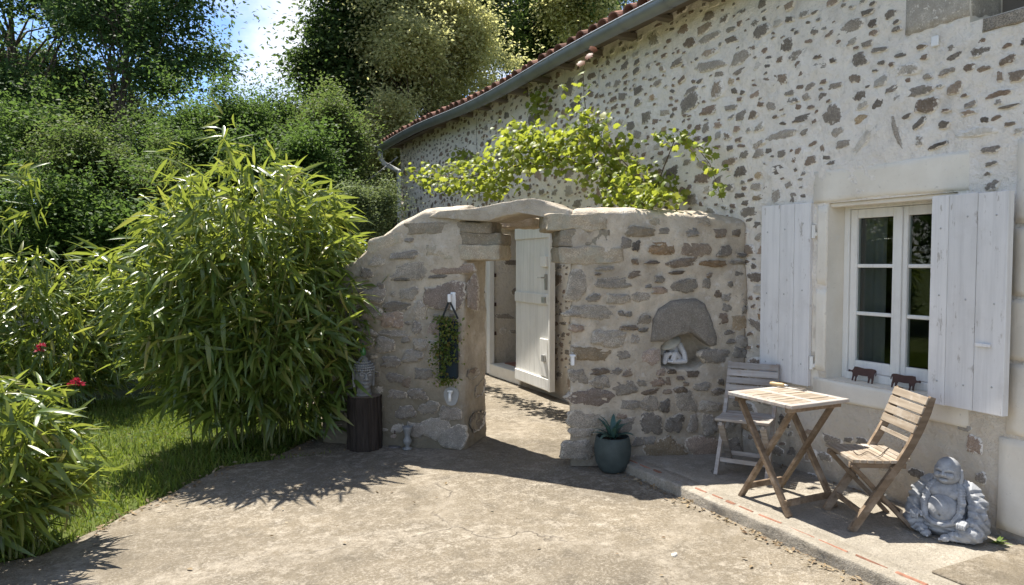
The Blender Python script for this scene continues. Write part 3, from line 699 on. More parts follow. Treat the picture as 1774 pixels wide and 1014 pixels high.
# --- eave, gutter, tiles
EX, EZ = 3.76, 3.69; SL = math.tan(R(17)); GY0, GY1 = -1.3, 13.1
def sag(y): return .035 * math.sin(y * .55 + .6) + .02 * math.sin(y * 1.3)
rf = MB()
for (a_, b_) in ((GY0, 4), (4, 8.5), (8.5, GY1)):
    rf.box((0, a_, 0), (1, b_, 1), Matrix(((6.6, 0, 0, EX + .06), (0, 1, 0, 0), (6.6 * SL, 0, .03, EZ - .03), (0, 0, 0, 1))))
rf.add([(10.1, GY0, EZ + 6.55 * SL - .02), (10.1, GY1, EZ + 6.55 * SL - .02), (13.5, GY1, EZ + 6.55 * SL - 1.05), (13.5, GY0, EZ + 6.55 * SL - 1.05)], [(0, 1, 2, 3)])
roof = add('roof', rf.mesh('roof'), M_WOODDK, house)
def half_tile(r0, r1, L, up=True, n=8, th=.014):
    vs = []
    for (r_, x) in ((r0, 0), (r1, L)):
        for rad in (r_, r_ - th):
            for i in range(n + 1):
                a_ = math.pi * i / n; vs.append((x, rad * math.cos(a_), rad * math.sin(a_) * (1 if up else -1) * .85))
    m_ = n + 1; f = []
    for i in range(n):
        f += [(i, i + 1, 2 * m_ + i + 1, 2 * m_ + i), (m_ + i, 3 * m_ + i, 3 * m_ + i + 1, m_ + i + 1), (i, m_ + i, m_ + i + 1, i + 1)]
    return mesh('roof_tile', vs, f, False)
T_UP, T_DN = half_tile(.088, .072, .46), half_tile(.080, .095, .46, False)
y = GY1 - .1; RM = Matrix.Rotation(-math.atan(SL), 4, 'Y'); nt = 0
while y > 2.4:
    for row in range(2):
        for (me_, dy, dz, dx) in ((T_UP, 0, .055, 0), (T_DN, -.1, .085, .03)):
            o = add('roof_tile', me_, M_TILE, roof, True)
            x = EX - .05 + row * .36 + dx + random.uniform(-.025, .02)
            o.matrix_basis = Matrix.Translation((x, y + dy + random.uniform(-.012, .012), EZ + (x - EX) * SL + dz + sag(y) + random.uniform(-.006, .01) + row * .018)) @ RM @ Matrix.Rotation(random.uniform(-.05, .05), 4, 'X') @ Matrix.Rotation(random.uniform(-.04, .04), 4, 'Z'); nt += 1
    y -= .2
up = []; y = 2.4
tb = MB()
gp = np.arange(GY1, GY0 - .01, -.12); GX = EX - .055; gv, gf = [], []
ga = np.linspace(0, math.pi, 11)
for y in gp:
    zc = EZ - .015 + sag(y)
    for rad in (.078, .074):
        for a_ in ga: gv.append((GX - rad * math.cos(a_), y, zc - rad * math.sin(a_)))
k_ = 22
for i in range(len(gp) - 1):
    for j in range(10):
        gf.append((i * k_ + j, i * k_ + j + 1, (i + 1) * k_ + j + 1, (i + 1) * k_ + j)); gf.append((i * k_ + 11 + j, (i + 1) * k_ + 11 + j, (i + 1) * k_ + 12 + j, i * k_ + 12 + j))
g_end = [(j, j + 1, 12 + j, 11 + j) for j in range(10)]
gutter = add('gutter', mesh('gutter', gv, gf + g_end), M_ZINC, house)
fb = MB()
fb.tube([(GX - .077, y, EZ - .008 + sag(y)) for y in gp], .009, 6)
add('gutter_bead', fb.mesh('gutter_bead', True), M_ZINC, gutter)
for y in np.arange(12.7, 1.5, -.62):
    zc = EZ - .015 + sag(y); vs = []
    for rad, yy0 in ((.0825, -.014), (.0825, .014)):
        for a_ in ga: vs.append((GX - rad * math.cos(a_), y + yy0, zc - rad * math.sin(a_)))
    add('gutter_bracket', mesh('gutter_bracket', vs, [(j, j + 1, 12 + j, 11 + j) for j in range(10)]), M_ZINC, gutter)
for y in np.arange(12.75, 1.3, -.55):
    z = EZ - .055 + sag(y)
    add('rafter_tail', MB().box((EX + .06, y - random.uniform(.03, .05), z + random.uniform(.0, .03)), (WX + .1, y + .04, z + .075), None, .006).mesh('rafter_tail'), M_WOODDK, roof)
db = MB()
zc = EZ - .09 + sag(GY1); p0 = Vector((GX, GY1 - .06, zc))
dpts = [p0, p0 + Vector((0, 0, -.10)), p0 + Vector((.06, -.01, -.22)), p0 + Vector((.33, -.10, -.36)), (WX - .06, WY1 - .08, zc - .44), (WX - .06, WY1 - .08, zc - .6), (WX - .06, WY1 - .08, .02)]
db.tube(dpts, .045, 10)
add('downspout', db.mesh('downspout', True), simple('galvanised', (.68, .69, .70), .5, .4, .08, 8, .1, 40), house)
for z in (.9, 2.1, 2.95): add('pipe_clip', MB().lathe([(.047, -.015), (.052, -.015), (.052, .015), (.047, .015)], 12, (WX - .06, WY1 - .08, z)).mesh('pipe_clip'), M_STEEL, house)

# ================================================================== GARDEN WALL
gw = root('garden_wall', (2.5, 5.0, 0), 'rubble stone garden wall with corbelled doorway and rounded coping', 'wall')
A0, A1, A1b, A0b = (1.20, 6.17), (2.22, 5.38), (2.60, 5.76), (1.55, 6.58)
Q0, Q1, Q1b, Q0b = (2.75, 4.60), (4.06, 4.10), (4.06, 4.62), (3.20, 5.02)
def wing(name, F0, F1, B1, B0, heights, niche=None, seed=0, step=.016):
    """skin path: around the plan quad with rounded corners; heights: [(s,z)] along front"""
    poly = [Vector((*p, 0)) for p in (F0, F1, B1, B0)]
    path = []
    for i in range(4):
        p, q_, r_ = poly[i - 1], poly[i], poly[(i + 1) % 4]
        a_ = q_ + (p - q_).normalized() * .06; b_ = q_ + (r_ - q_).normalized() * .06
        for t in np.linspace(0, 1, 6): path.append(a_ * (1 - t) ** 2 + q_ * 2 * t * (1 - t) + b_ * t * t)
        nxt = poly[(i + 1) % 4] + (q_ - r_).normalized() * .06
        m_ = int((nxt - b_).length / (step if i in (0, 1, 3) else .05))
        for t in np.linspace(0, 1, m_ + 1)[1:-1]: path.append(b_.lerp(nxt, t))
    n = len(path); pth = np.array([p[:] for p in path])
    tan = np.roll(pth, -1, 0) - np.roll(pth, 1, 0); nrm = np.stack([tan[:, 1], -tan[:, 0], tan[:, 0] * 0], 1); nrm /= np.linalg.norm(nrm, axis=1)[:, None] + 1e-9
    cen = pth.mean(0); 
    if ((pth - cen) * nrm).sum() < 0: nrm = -nrm
    f0, f1, b0, b1 = [np.array((*p, 0.)) for p in (F0, F1, B0, B1)]
    ax = (f1 + b1 - f0 - b0) / 2; L2 = ax @ ax; mid0 = (f0 + b0) / 2
    s = np.clip(((pth - mid0) @ ax) / L2, 0, 1)
    m = mid0 + np.clip(s, .03, .97)[:, None] * ax
    hs = np.interp(s, [a_ for a_, _ in heights], [b_ for _, b_ in heights])
    hs = hs + .014 * fbm(np.stack([s * 2, s * 0 + seed, s * 0], 1), 5, 3)
    rc = .075; rows = [(t, 0, 0) for t in np.linspace(0, 1, int(1.9 / step))] + [(1, 1 - math.cos(th), math.sin(th)) for th in np.linspace(0, math.pi / 2, 12)[1:]]
    V = []
    for (t, w, k) in rows:
        z = (hs - rc) * t + rc * k; p = pth + (m - pth) * w; p[:, 2] = z
        p = p + nrm * ((1 - w) * .0)[..., None] if False else p
        nn_ = nrm * (1 - w) + np.array([0, 0, 1.]) * w
        dsp = .022 * fbm(p + seed, 2.6, 2) + .014 * fbm(p + seed, 8, 3) + .005 * fbm(p + seed, 28, 2)
        p = p + nn_ * dsp[:, None]
        if niche is not None and w == 0:
            poly2, F, dirn = niche; u = (p - F) @ dirn; zz = p[:, 2]; ins = np.zeros(len(p), bool); jj = len(poly2) - 1
            for ii in range(len(poly2)):
                (xi, zi), (xj, zj) = poly2[ii], poly2[jj]
                c_ = ((zi > zz) != (zj > zz)) & (u < (xj - xi) * (zz - zi) / (zj - zi + 1e-12) + xi); ins ^= c_; jj = ii
            front = np.abs((p - F) @ np.array([dirn[1], -dirn[0], 0])) < .12
            ins &= front
            p[ins] -= nrm[ins] * .24
        V.append(p)
    V = np.concatenate(V); idx = np.arange(len(V)).reshape(len(rows), n); nx = np.roll(idx, -1, 1)
    q_ = np.stack([idx[:-1].ravel(), nx[:-1].ravel(), nx[1:].ravel(), idx[1:].ravel()], 1)
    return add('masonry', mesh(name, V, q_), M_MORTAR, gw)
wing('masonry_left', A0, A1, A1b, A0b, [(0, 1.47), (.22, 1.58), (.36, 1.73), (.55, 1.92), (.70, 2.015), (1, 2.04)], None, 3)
qd = np.array((Q1[0] - Q0[0], Q1[1] - Q0[1], 0)); qd /= np.linalg.norm(qd); QF = np.array((*Q0, 0.))
npx = [(1147, 637), (1146, 600), (1158, 586), (1175, 580), (1195, 578), (1216, 590), (1228, 601), (1233, 616), (1222, 628), (1203, 640)]
npoly = [((np.array(on_plane(*p, Q0, Q1)[:]) - QF) @ qd, on_plane(*p, Q0, Q1).z) for p in npx]
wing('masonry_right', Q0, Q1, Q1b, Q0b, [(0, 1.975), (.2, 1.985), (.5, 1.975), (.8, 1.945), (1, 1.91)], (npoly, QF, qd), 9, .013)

def wall_stones(text, ox, oy, s_, F, G, dep=(.022, .05)):
    f, g = Vector((*F, 0)), Vector((*G, 0)); u = (g - f).normalized(); n = Vector((u.y, -u.x, 0))
    if n.dot(Vector((-1, -1, 0))) < 0: n = -n
    for ln in text.replace('\n', '').split(';'):
        x, y, w, h, r_, k = ln.split(); x, y, w, h = ox + float(x) * s_, oy + float(y) * s_, float(w) * s_, float(h) * s_
        c = on_plane(x, y, F, G); ww = (on_plane(x - w / 2, y, F, G) - on_plane(x + w / 2, y, F, G)).length; hh = (on_plane(x, y - h / 2, F, G) - on_plane(x, y + h / 2, F, G)).length
        GS.append((c, ww, hh))
        place_stone(gw, k, stone_matrix(c - n * .004, u, n, ww * 1.2, hh * 1.22, R(-float(r_)) if float(r_) else random.uniform(-.06, .06), random.uniform(*dep)), None, True)
GS = []
wall_stones('''525 345 75 80 0 gd;600 365 60 75 0 d;625 262 200 75 0 y;805 255 80 45 0 g;1000 265 100 70 0 g;1085 180 110 70 0 g;1215 270 85 60 0 b;1335 270 60 55 0 b;785 385 180 85 0 ob;1025 390 220 100 3 b;1250 405 110 75 0 d;940 487 215 70 0 db;1165 493 190 50 0 ob;
1340 487 120 30 0 g;1370 432 70 30 0 gd;590 480 50 40 0 b;720 485 110 25 0 b;590 572 90 55 0 db;375 532 130 30 0 g;320 572 50 18 0 d;165 655 145 200 0 gr;430 635 250 75 0 gr;290 745 110 55 0 g;465 752 170 70 0 gr;630 735 130 70 0 gr;955 655 185 100 0 gr;
770 610 70 50 0 gr;1135 580 40 40 0 b;1285 645 40 45 0 g;1375 625 30 25 0 b;1350 570 60 35 0 g;770 690 110 50 0 rb;690 660 50 30 0 g;1115 640 60 70 0 gr;265 850 345 95 4 gr;545 965 130 35 0 db;655 980 75 35 0 g;660 905 90 75 0 gr;545 865 50 40 0 g;490 860 50 40 0 g;
1200 715 50 50 0 b;1260 740 70 60 0 g;1355 750 110 80 0 g;1265 815 80 60 0 g;1225 895 90 80 0 rb;1340 925 115 110 0 yb;1390 835 50 60 0 g;1275 1000 90 40 0 d;740 190 90 60 0 co;900 560 110 30 0 b''', 960, 340, .2367, Q0, Q1)
wall_stones('''1180 72 85 45 5 d;1190 122 65 30 0 gd;1265 125 90 80 0 g;1250 200 90 75 0 g;370 105 200 105 5 gr;545 110 55 60 0 g;150 35 90 50 0 rb;250 205 240 85 3 yb;465 215 90 60 0 gr;1090 220 190 105 12 gd;655 225 120 110 0 rd;310 325 125 40 0 b;420 330 80 50 0 g;500 333 85 50 0 b;
795 327 55 33 0 db;935 342 80 42 0 db;850 372 45 25 0 b;720 330 60 50 0 rb;165 365 130 95 0 gr;315 400 145 90 0 gr;470 435 165 100 0 gr;590 405 70 45 0 gr;650 463 115 42 0 db;765 463 60 30 0 b;858 455 95 40 0 db;770 395 35 50 0 b;715 410 35 35 0 b;890 412 35 25 0 b;
1000 430 110 55 0 g;1110 465 95 45 0 d;1125 400 40 40 0 d;255 500 310 115 6 rd;510 550 130 60 0 g;645 545 140 105 0 gr;750 560 70 90 0 gd;890 535 140 130 0 gr;1050 565 140 70 0 gr;690 395 100 60 0 rb;215 650 230 110 0 gr;455 625 70 35 0 rb;480 690 130 110 0 g;
655 680 135 130 0 gd;815 680 120 110 0 gd;940 680 70 110 0 gd;1045 685 95 135 0 gd;1180 700 90 80 0 g;160 860 200 120 0 gr;640 790 80 50 0 g;745 862 260 150 -15 yb;1000 835 210 130 0 rb;1215 830 100 100 0 gd;540 925 50 60 0 b;570 800 90 60 0 g;180 740 150 60 0 gr''', 960, 560, .2564, Q0, Q1)
wall_stones('''470 472 215 65 0 gd;250 515 130 90 0 gr;165 615 95 80 0 d;510 605 290 130 0 gr;850 585 320 70 0 rb;740 640 150 35 0 gd;440 665 120 25 0 g;790 800 320 210 0 rd;1010 780 85 270 -6 rb;270 720 60 50 0 d;220 790 190 120 0 gd;500 780 140 100 0 gr;590 915 100 140 0 gr;
400 880 240 70 0 gd;150 930 280 90 0 gd;500 352 60 30 0 gd;360 970 180 90 0 rb;100 740 120 60 0 d;300 370 260 110 -22 co''', 600, 340, .217, A0, A1)
wall_stones('''140 25 200 50 0 gd;350 85 70 50 0 rb;480 110 60 85 0 gd;330 148 200 40 0 gd;280 60 90 90 0 rb;600 110 90 120 0 rd;260 225 120 100 0 gd;400 190 60 40 0 g;130 140 160 40 0 gd;410 480 60 70 0 b;120 210 130 70 0 gd;500 220 100 70 0 gr;450 300 150 80 0 g;300 340 120 70 0 gd;
600 230 90 70 0 gr;330 450 110 60 0 gd;520 420 120 70 0 g;590 330 90 80 0 gr;480 560 130 70 0 gd;340 560 120 60 0 gd;560 650 140 80 0 g;400 680 130 80 0 gd;600 790 200 140 0 g;470 800 120 90 0 gd;720 850 180 150 0 g;700 690 130 90 0 gd''', 600, 540, .2564, A0, A1)
wall_stones('''850 420 70 60 0 rd;880 740 90 110 0 gd;900 520 60 90 0 rd''', 600, 540, .2564, A1, A1b, (.008, .014))
for (F_, G_, n_, zr) in ((Q0, Q1, 420, (.08, 1.85)), (A0, A1, 420, (.08, 1.8))):
    f_, g_ = Vector((*F_, 0)), Vector((*G_, 0)); u_ = (g_ - f_).normalized(); nn2 = Vector((u_.y, -u_.x, 0)); nn2 = nn2 if nn2.dot(Vector((-1, -1, 0))) > 0 else -nn2; LL = (g_ - f_).length
    for _ in range(n_):
        w_ = random.choice((.06, .08, .10, .13, .16)); h_ = w_ * random.uniform(.45, .9); t_ = random.uniform(.04, .97) * LL; z_ = random.uniform(*zr)
        if F_ == A0 and z_ > 1.35 and t_ < .6: continue
        c_ = f_ + u_ * t_ + Vector((0, 0, z_)); un_ = (t_ if F_ == Q0 else -9)
        if .60 < un_ < 1.2 and .68 < z_ < 1.32: continue
        if (un_ != -9 and un_ < .40 and z_ > 1.5) or (F_ == A0 and z_ > 1.5 and t_ > .55): continue
        if all(abs((c_ - q[0]).dot(u_)) > (w_ + q[1]) * .52 + .004 or abs(z_ - q[0].z) > (h_ + q[2]) * .52 + .004 or (c_ - q[0]).length > .6 for q in GS):
            GS.append((c_, w_, h_)); place_stone(gw, random.choice(['gr', 'gr', 'g', 'rd', 'rb', 'co', 'co', 'b', 'gd']), stone_matrix(c_ - nn2 * .004, u_, nn2, w_ * 1.05, h_ * 1.05, random.gauss(0, .12), random.uniform(.014, .024)), None, True)
# granite relieving stone over the niche
def polygon_stone(px, F, G, proud, kind, name='stone', sub=4, back=.08):
    f, g = Vector((*F, 0)), Vector((*G, 0)); u = (g - f).normalized(); n = Vector((u.y, -u.x, 0)); n = n if n.dot(Vector((-1, -1, 0))) > 0 else -n
    pts = [on_plane(*p, F, G) for p in px]; ring = []
    for i, p in enumerate(pts):
        for t in range(sub): ring.append(p.lerp(pts[(i + 1) % len(pts)], t / sub))
    A = np.array([p[:] for p in ring]); c = A.mean(0); k = len(A); nn_ = np.array(n[:]); vs = []
    A = A + .006 * np.stack([fbm(A, 20, 2), fbm(A + 3, 20, 2), fbm(A + 9, 20, 2)], 1)
    for scl, h in ((.2, -back), (.97, -back), (1., -back * .5), (1.0, .3 * proud), (.95, .75 * proud), (.82, proud), (.55, 1.15 * proud), (.25, 1.2 * proud)):
        r_ = c + (A - c) * scl; vs.append(r_ + nn_ * (h + (.006 * fbm(r_, 14, 3) if h > 0 else np.zeros(k)))[:, None])
    vs.append(np.array([c + nn_ * 1.2 * proud])); V = np.concatenate(vs)
    fc = [(r_ * k + i, r_ * k + (i + 1) % k, (r_ + 1) * k + (i + 1) % k, (r_ + 1) * k + i) for r_ in range(7) for i in range(k)] + [(7 * k + i, 7 * k + (i + 1) % k, 8 * k) for i in range(k)]
    return add(name, mesh(name, V, fc), SM[kind] if kind else M_MORTAR, gw)
polygon_stone([(1126, 592), (1130, 555), (1140, 535), (1160, 522), (1180, 518), (1205, 517), (1222, 528), (1233, 560), (1241, 585), (1240, 598), (1228, 601), (1212, 588), (1195, 577), (1170, 582), (1150, 592)], Q0, Q1, .045, 'g')

# corbels, lintel slabs and coping stones: squared blocks through the wall
def block(x0, x1, y0, y1, F, G, proud, thick, kind, name='corbel_stone', amp=.018, rad=.011):
    f, g = Vector((*F, 0)), Vector((*G, 0)); u = (g - f).normalized(); n = Vector((u.y, -u.x, 0)); n = n if n.dot(Vector((-1, -1, 0))) > 0 else -n
    ym_ = (y0 + y1) / 2; xm = (x0 + x1) / 2
    a_, b_ = on_plane(x0, ym_, F, G), on_plane(x1, ym_, F, G); zt, zb = on_plane(xm, y0, F, G).z, on_plane(xm, y1, F, G).z; L = (b_ - a_).length
    bm = bmesh.new(); bmesh.ops.create_cube(bm, size=1)
    bmesh.ops.subdivide_edges(bm, edges=bm.edges[:], cuts=13, use_grid_fill=True)
    v = np.array([w.co[:] for w in bm.verts]); vr = v.copy()
    sz = np.array([L, thick + proud, zt - zb])
    q_ = v * sz; lim = sz / 2 - rad; inner = np.clip(q_, -lim, lim); dl = q_ - inner; ln = np.linalg.norm(dl, axis=1); k = ln > rad
    q_[k] = inner[k] + dl[k] / ln[k][:, None] * rad
    o = np.array(a_[:]); o[2] = 0; un, nn_ = np.array(u[:]), np.array(n[:])
    W = o + (q_[:, :1] + L / 2) * un + (proud - (q_[:, 1:2] + (thick + proud) / 2)) * nn_ + np.stack([q_[:, 0] * 0, q_[:, 0] * 0, (zt + zb) / 2 + q_[:, 2]], 1)
    W = W + amp * np.stack([fbm(W + 3, 11, 5), fbm(W + 13, 11, 5), fbm(W + 29, 9, 5) * .8], 1) * 1.7
    bm.verts.index_update(); fc = [[w.index for w in z_.verts] for z_ in bm.faces]; bm.free()
    me = mesh(name, W, fc); at_ = me.attributes.new('rim', 'FLOAT', 'POINT'); at_.data.foreach_set('value', np.full(len(W), .42, np.float32))
    return add(name, me, SM[kind] if kind else M_MORTAR, gw)
block(738, 866, 424, 451, A0, A1, .016, .42, 'co'); block(756, 868, 404, 425, A0, A1, .004, .42, 'co'); block(700, 852, 384, 405, A0, A1, .002, .44, 'co')
block(970, 1080, 427, 457, Q0, Q1, .014, .40, 'co'); block(969, 1056, 398, 427, Q0, Q1, .003, .40, 'co'); block(946, 1052, 370, 399, Q0, Q1, .010, .42, 'co')
block(862, 925, 378, 396, (A1b[0], A1b[1]), (Q0b[0] - .1, Q0b[1]), .0, .16, 'y', 'lintel_stone')
polygon_stone([(742, 377), (757, 367), (800, 363), (840, 358), (872, 351), (905, 345), (925, 344), (945, 349), (962, 358), (984, 364), (988, 378), (960, 380), (938, 372), (905, 368), (872, 375), (845, 384), (800, 381)], (2.02, 5.53), Q0, .006, None, 'lintel_cap', 3, .44)
# thin wall hook near the opening

# ================================================================== SCULPTED THINGS
def sphere_bm(bm, c, r, rot=None, sub=2):
    M = Matrix.Translation(Vector(c)) @ (Euler(rot).to_matrix().to_4x4() if rot else Matrix.Identity(4)) @ Matrix.Diagonal((*((r,) * 3 if not hasattr(r, '__len__') else r), 1))
    bmesh.ops.create_icosphere(bm, subdivisions=sub, radius=1, matrix=M)
def chain(bm, pts, k=9):
    """pts: [(x,y,z,r)] swept as overlapping balls"""
    for a_, b_ in zip(pts[:-1], pts[1:]):
        a_, b_ = np.array(a_), np.array(b_); L = np.linalg.norm(b_[:3] - a_[:3]); n_ = max(2, int(L / (min(a_[3], b_[3]) * .55)) + 1)
        for t in np.linspace(0, 1, n_): p = a_ * (1 - t) + b_ * t; sphere_bm(bm, p[:3], p[3], sub=1)
def remesh(name, build, voxel, smooth=4, carve=None):
    bm = bmesh.new(); build(bm); me = bpy.data.meshes.new(name); bm.to_mesh(me); bm.free()
    o = bpy.data.objects.new(name, me); C.objects.link(o)
    m = o.modifiers.new('r', 'REMESH'); m.mode = 'VOXEL'; m.voxel_size = voxel
    if smooth: s_ = o.modifiers.new('s', 'SMOOTH'); s_.factor = .5; s_.iterations = smooth
    dg = bpy.context.evaluated_depsgraph_get(); out = bpy.data.meshes.new_from_object(o.evaluated_get(dg)); out.name = name
    bpy.data.objects.remove(o); bpy.data.meshes.remove(me)
    if carve:
        v = np.empty(len(out.vertices) * 3, np.float32); out.vertices.foreach_get('co', v); v = v.reshape(-1, 3).astype(float); v = carve(v); out.vertices.foreach_set('co', v.astype(np.float32).ravel()); out.update()
    out.polygons.foreach_set('use_smooth', np.ones(len(out.polygons), bool)); return out

def cast_stone(name, dark, light):
    t = NT(name); t.set(.8, .25)
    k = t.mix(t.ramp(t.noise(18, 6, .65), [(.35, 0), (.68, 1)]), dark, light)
    k = t.mix(t.ramp(t.g.outputs['Pointiness'], [(.45, .85), (.50, 0)]), k, sc(dark, .45))  # shade in folds and creases painted into the stone colour
    k = t.mix(t.ramp(t.g.outputs['Pointiness'], [(.515, 0), (.58, .75)]), k, sc(light, 1.55))  # sunlit look of raised parts painted in as a paler tone
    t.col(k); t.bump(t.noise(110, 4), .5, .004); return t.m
M_BUDDHA = cast_stone('cast_stone_bluegrey', (.25, .255, .262), (.40, .405, .41))
M_HEAD = cast_stone('cast_stone_grey', (.15, .15, .145), (.22, .22, .212))
M_FIG = cast_stone('cast_stone_pale', (.42, .41, .40), (.56, .55, .54))

def buddha(bm):            # local: faces -Y, base at z = 0, about 0.43 tall
    S_ = sphere_bm
    S_(bm, (0, .01, .065), (.19, .14, .085), sub=3); S_(bm, (0, .045, .12), (.155, .10, .13), sub=3)       # seat and robe back
    S_(bm, (0, -.015, .15), (.098, .115, .095), sub=3); S_(bm, (0, -.05, .14), (.08, .08, .072), sub=3)     # belly
    S_(bm, (0, .01, .235), (.11, .085, .075), sub=3); S_(bm, (-.042, -.035, .238), (.05, .04, .035)); S_(bm, (.042, -.035, .238), (.05, .04, .035))
    S_(bm, (0, .0, .29), (.055, .052, .045))                                                             # neck
    S_(bm, (0, -.008, .362), (.066, .071, .070), sub=3); S_(bm, (0, -.02, .333), (.066, .062, .050), sub=3)  # skull, jowls
    S_(bm, (0, -.062, .312), (.030, .024, .018)); chain(bm, [(0, -.077, .362, .007), (0, -.088, .346, .0115)]); S_(bm, (-.011, -.082, .344), .008); S_(bm, (.011, -.082, .344), .008)
    S_(bm, (-.031, -.064, .338), (.023, .02, .018)); S_(bm, (.031, -.064, .338), (.023, .02, .018))        # cheeks
    for s_ in (-1, 1):
        chain(bm, [(s_ * .045, -.060, .368, .006), (s_ * .026, -.071, .374, .0065), (s_ * .010, -.074, .368, .006)])
        chain(bm, [(s_ * .068, -.002, .365, .012), (s_ * .071, -.002, .34, .012), (s_ * .069, -.006, .312, .014), (s_ * .067, -.008, .295, .012)])
        # robe: shoulder, wide sleeve down to the knee
        chain(bm, [(s_ * .06, .025, .285, .038), (s_ * .115, .022, .255, .058), (s_ * .155, .005, .20, .060), (s_ * .165, -.03, .14, .058), (s_ * .155, -.065, .10, .050)])
        S_(bm, (s_ * .175, -.02, .085), (.05, .09, .08))
        # broad lapel from nape to waist
        chain(bm, [(s_ * .045, .015, .298, .024), (s_ * .078, -.030, .262, .026), (s_ * .098, -.065, .20, .025), (s_ * .098, -.088, .145, .022), (s_ * .075, -.112, .108, .017)])
        # knee, shin, foot
        S_(bm, (s_ * .145, -.075, .055), (.078, .075, .052)); chain(bm, [(s_ * .14, -.105, .042, .040), (s_ * .08, -.135, .032, .032)])
        S_(bm, (s_ * .052, -.160, .024), (.027, .035, .022))
        for k in range(5): S_(bm, (s_ * (.032 + .010 * k), -.191 + .004 * k, .020), (.006, .011, .008))
        # hand on the knee
        S_(bm, (s_ * .128, -.118, .112), (.030, .028, .022))
        for k in range(4): chain(bm, [(s_ * (.108 + .013 * k), -.130, .120, .0085), (s_ * (.107 + .013 * k), -.149, .110, .008), (s_ * (.107 + .012 * k), -.150, .092, .007)])
        chain(bm, [(s_ * .103, -.115, .118, .009), (s_ * .092, -.132, .104, .008)])
    chain(bm, [(-.085, -.112, .102, .014), (-.03, -.135, .082, .014), (.03, -.135, .082, .014), (.085, -.112, .102, .014)])   # waistband
def buddha_carve(v):
    v[:, 2] = np.maximum(v[:, 2], 0)
    d = lambda c, r: np.exp(-(((v - np.array(c)) / np.array(r)) ** 2).sum(1))
    # drapery: shallow folds running round the sleeves and across the lap
    ax_ = np.abs(v[:, 0]); rob = np.clip((ax_ - .085) / .03, 0, 1) * np.clip((.285 - v[:, 2]) / .03, 0, 1) * (1 - np.clip(d((.128, -.13, .11), (.045, .04, .03)) + d((-.128, -.13, .11), (.045, .04, .03)), 0, 1))
    lap = np.clip((.085 - v[:, 2]) / .02, 0, 1) * np.clip((-.06 - v[:, 1]) / .04, 0, 1) * (1 - np.clip(d((.05, -.17, .02), (.04, .05, .04)) + d((-.05, -.17, .02), (.04, .05, .04)), 0, 1))
    nz_ = fbm(v * np.array([1, 1, 1]) + 3, 11, 2)
    ph = v[:, 2] * 105 + (v[:, 1] - .05) * 75 + ax_ * 50 + nz_ * 5.5
    ph2 = v[:, 2] * 170 + ax_ * 45 + nz_ * 4.5
    w_ = np.maximum(rob * (v[:, 2] > .02), 0)[:, None]; out = v - np.array([0, .02, 0]) ; out[:, 2] *= .2; out /= np.linalg.norm(out, axis=1)[:, None] + 1e-6
    v = v + out * (w_[:, 0] * .0042 * np.sin(ph) + (1 - w_[:, 0]) * lap * .0036 * np.sin(ph2))[:, None]
    v[:, 1] += .012 * d((0, -.13, .128), (.010, .05, .009))                            # navel
    for s_ in (-1, 1): v[:, 1] += .008 * d((s_ * .027, -.080, .3575), (.018, .03, .0042))  # eyes
    v[:, 1] += .012 * d((0, -.085, .3245), (.024, .03, .0042)) + .005 * d((0, -.085, .319), (.03, .03, .003))   # smile
    return v
bl = on_ground(1648, 915, PZ); bl = Vector((3.83, 2.40, PZ))
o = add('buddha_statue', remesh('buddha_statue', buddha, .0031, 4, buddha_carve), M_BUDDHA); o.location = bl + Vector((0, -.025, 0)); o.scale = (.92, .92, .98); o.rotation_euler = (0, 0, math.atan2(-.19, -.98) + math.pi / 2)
tag(o, 'grey stone laughing buddha statue seated on the patio under the right shutter', 'statue')

# buddha head on the stump
stump_c = on_ground(632, 776); stump_c = Vector((stump_c.x, stump_c.y, 0))
st = root('tree_stump', stump_c, 'short dark cut log standing on end against the garden wall', 'stump')
N_ = 64; vs, fs = [], []
for i, z in enumerate(np.linspace(0, .44, 9)):
    for j in range(N_):
        a_ = 2 * math.pi * j / N_; r_ = .135 * (1.06 - .1 * z) * (1 + .035 * math.sin(a_ * 3 + 1) + .03 * math.sin(a_ * 11 + z * 4) + .035 * math.sin(a_ * 19 + z * 6) + .03 * random.uniform(-1, 1)); vs.append((r_ * math.cos(a_), r_ * math.sin(a_), z))
fs = [(i * N_ + j, i * N_ + (j + 1) % N_, (i + 1) * N_ + (j + 1) % N_, (i + 1) * N_ + j) for i in range(8) for j in range(N_)]
add('bark', mesh('bark', vs, fs), simple('stump_bark', (.045, .036, .030), .95, .1, .85, 40, 1.0, 70, stretch=(1, 1, .10), dist=.02), st, False)
tv = [(.985 * x, .985 * y, .443) for x, y, z in vs[-N_:]] + [(x * .5, y * .5, .445) for x, y, z in vs[-N_:]]
add('cut_face', mesh('cut_face', tv, [(j, (j + 1) % N_, N_ + (j + 1) % N_, N_ + j) for j in range(N_)] + [tuple(range(N_, 2 * N_))]), simple('cut_wood', (.20, .155, .115), .9, .1, .35, 30, .4, 60), st, False)
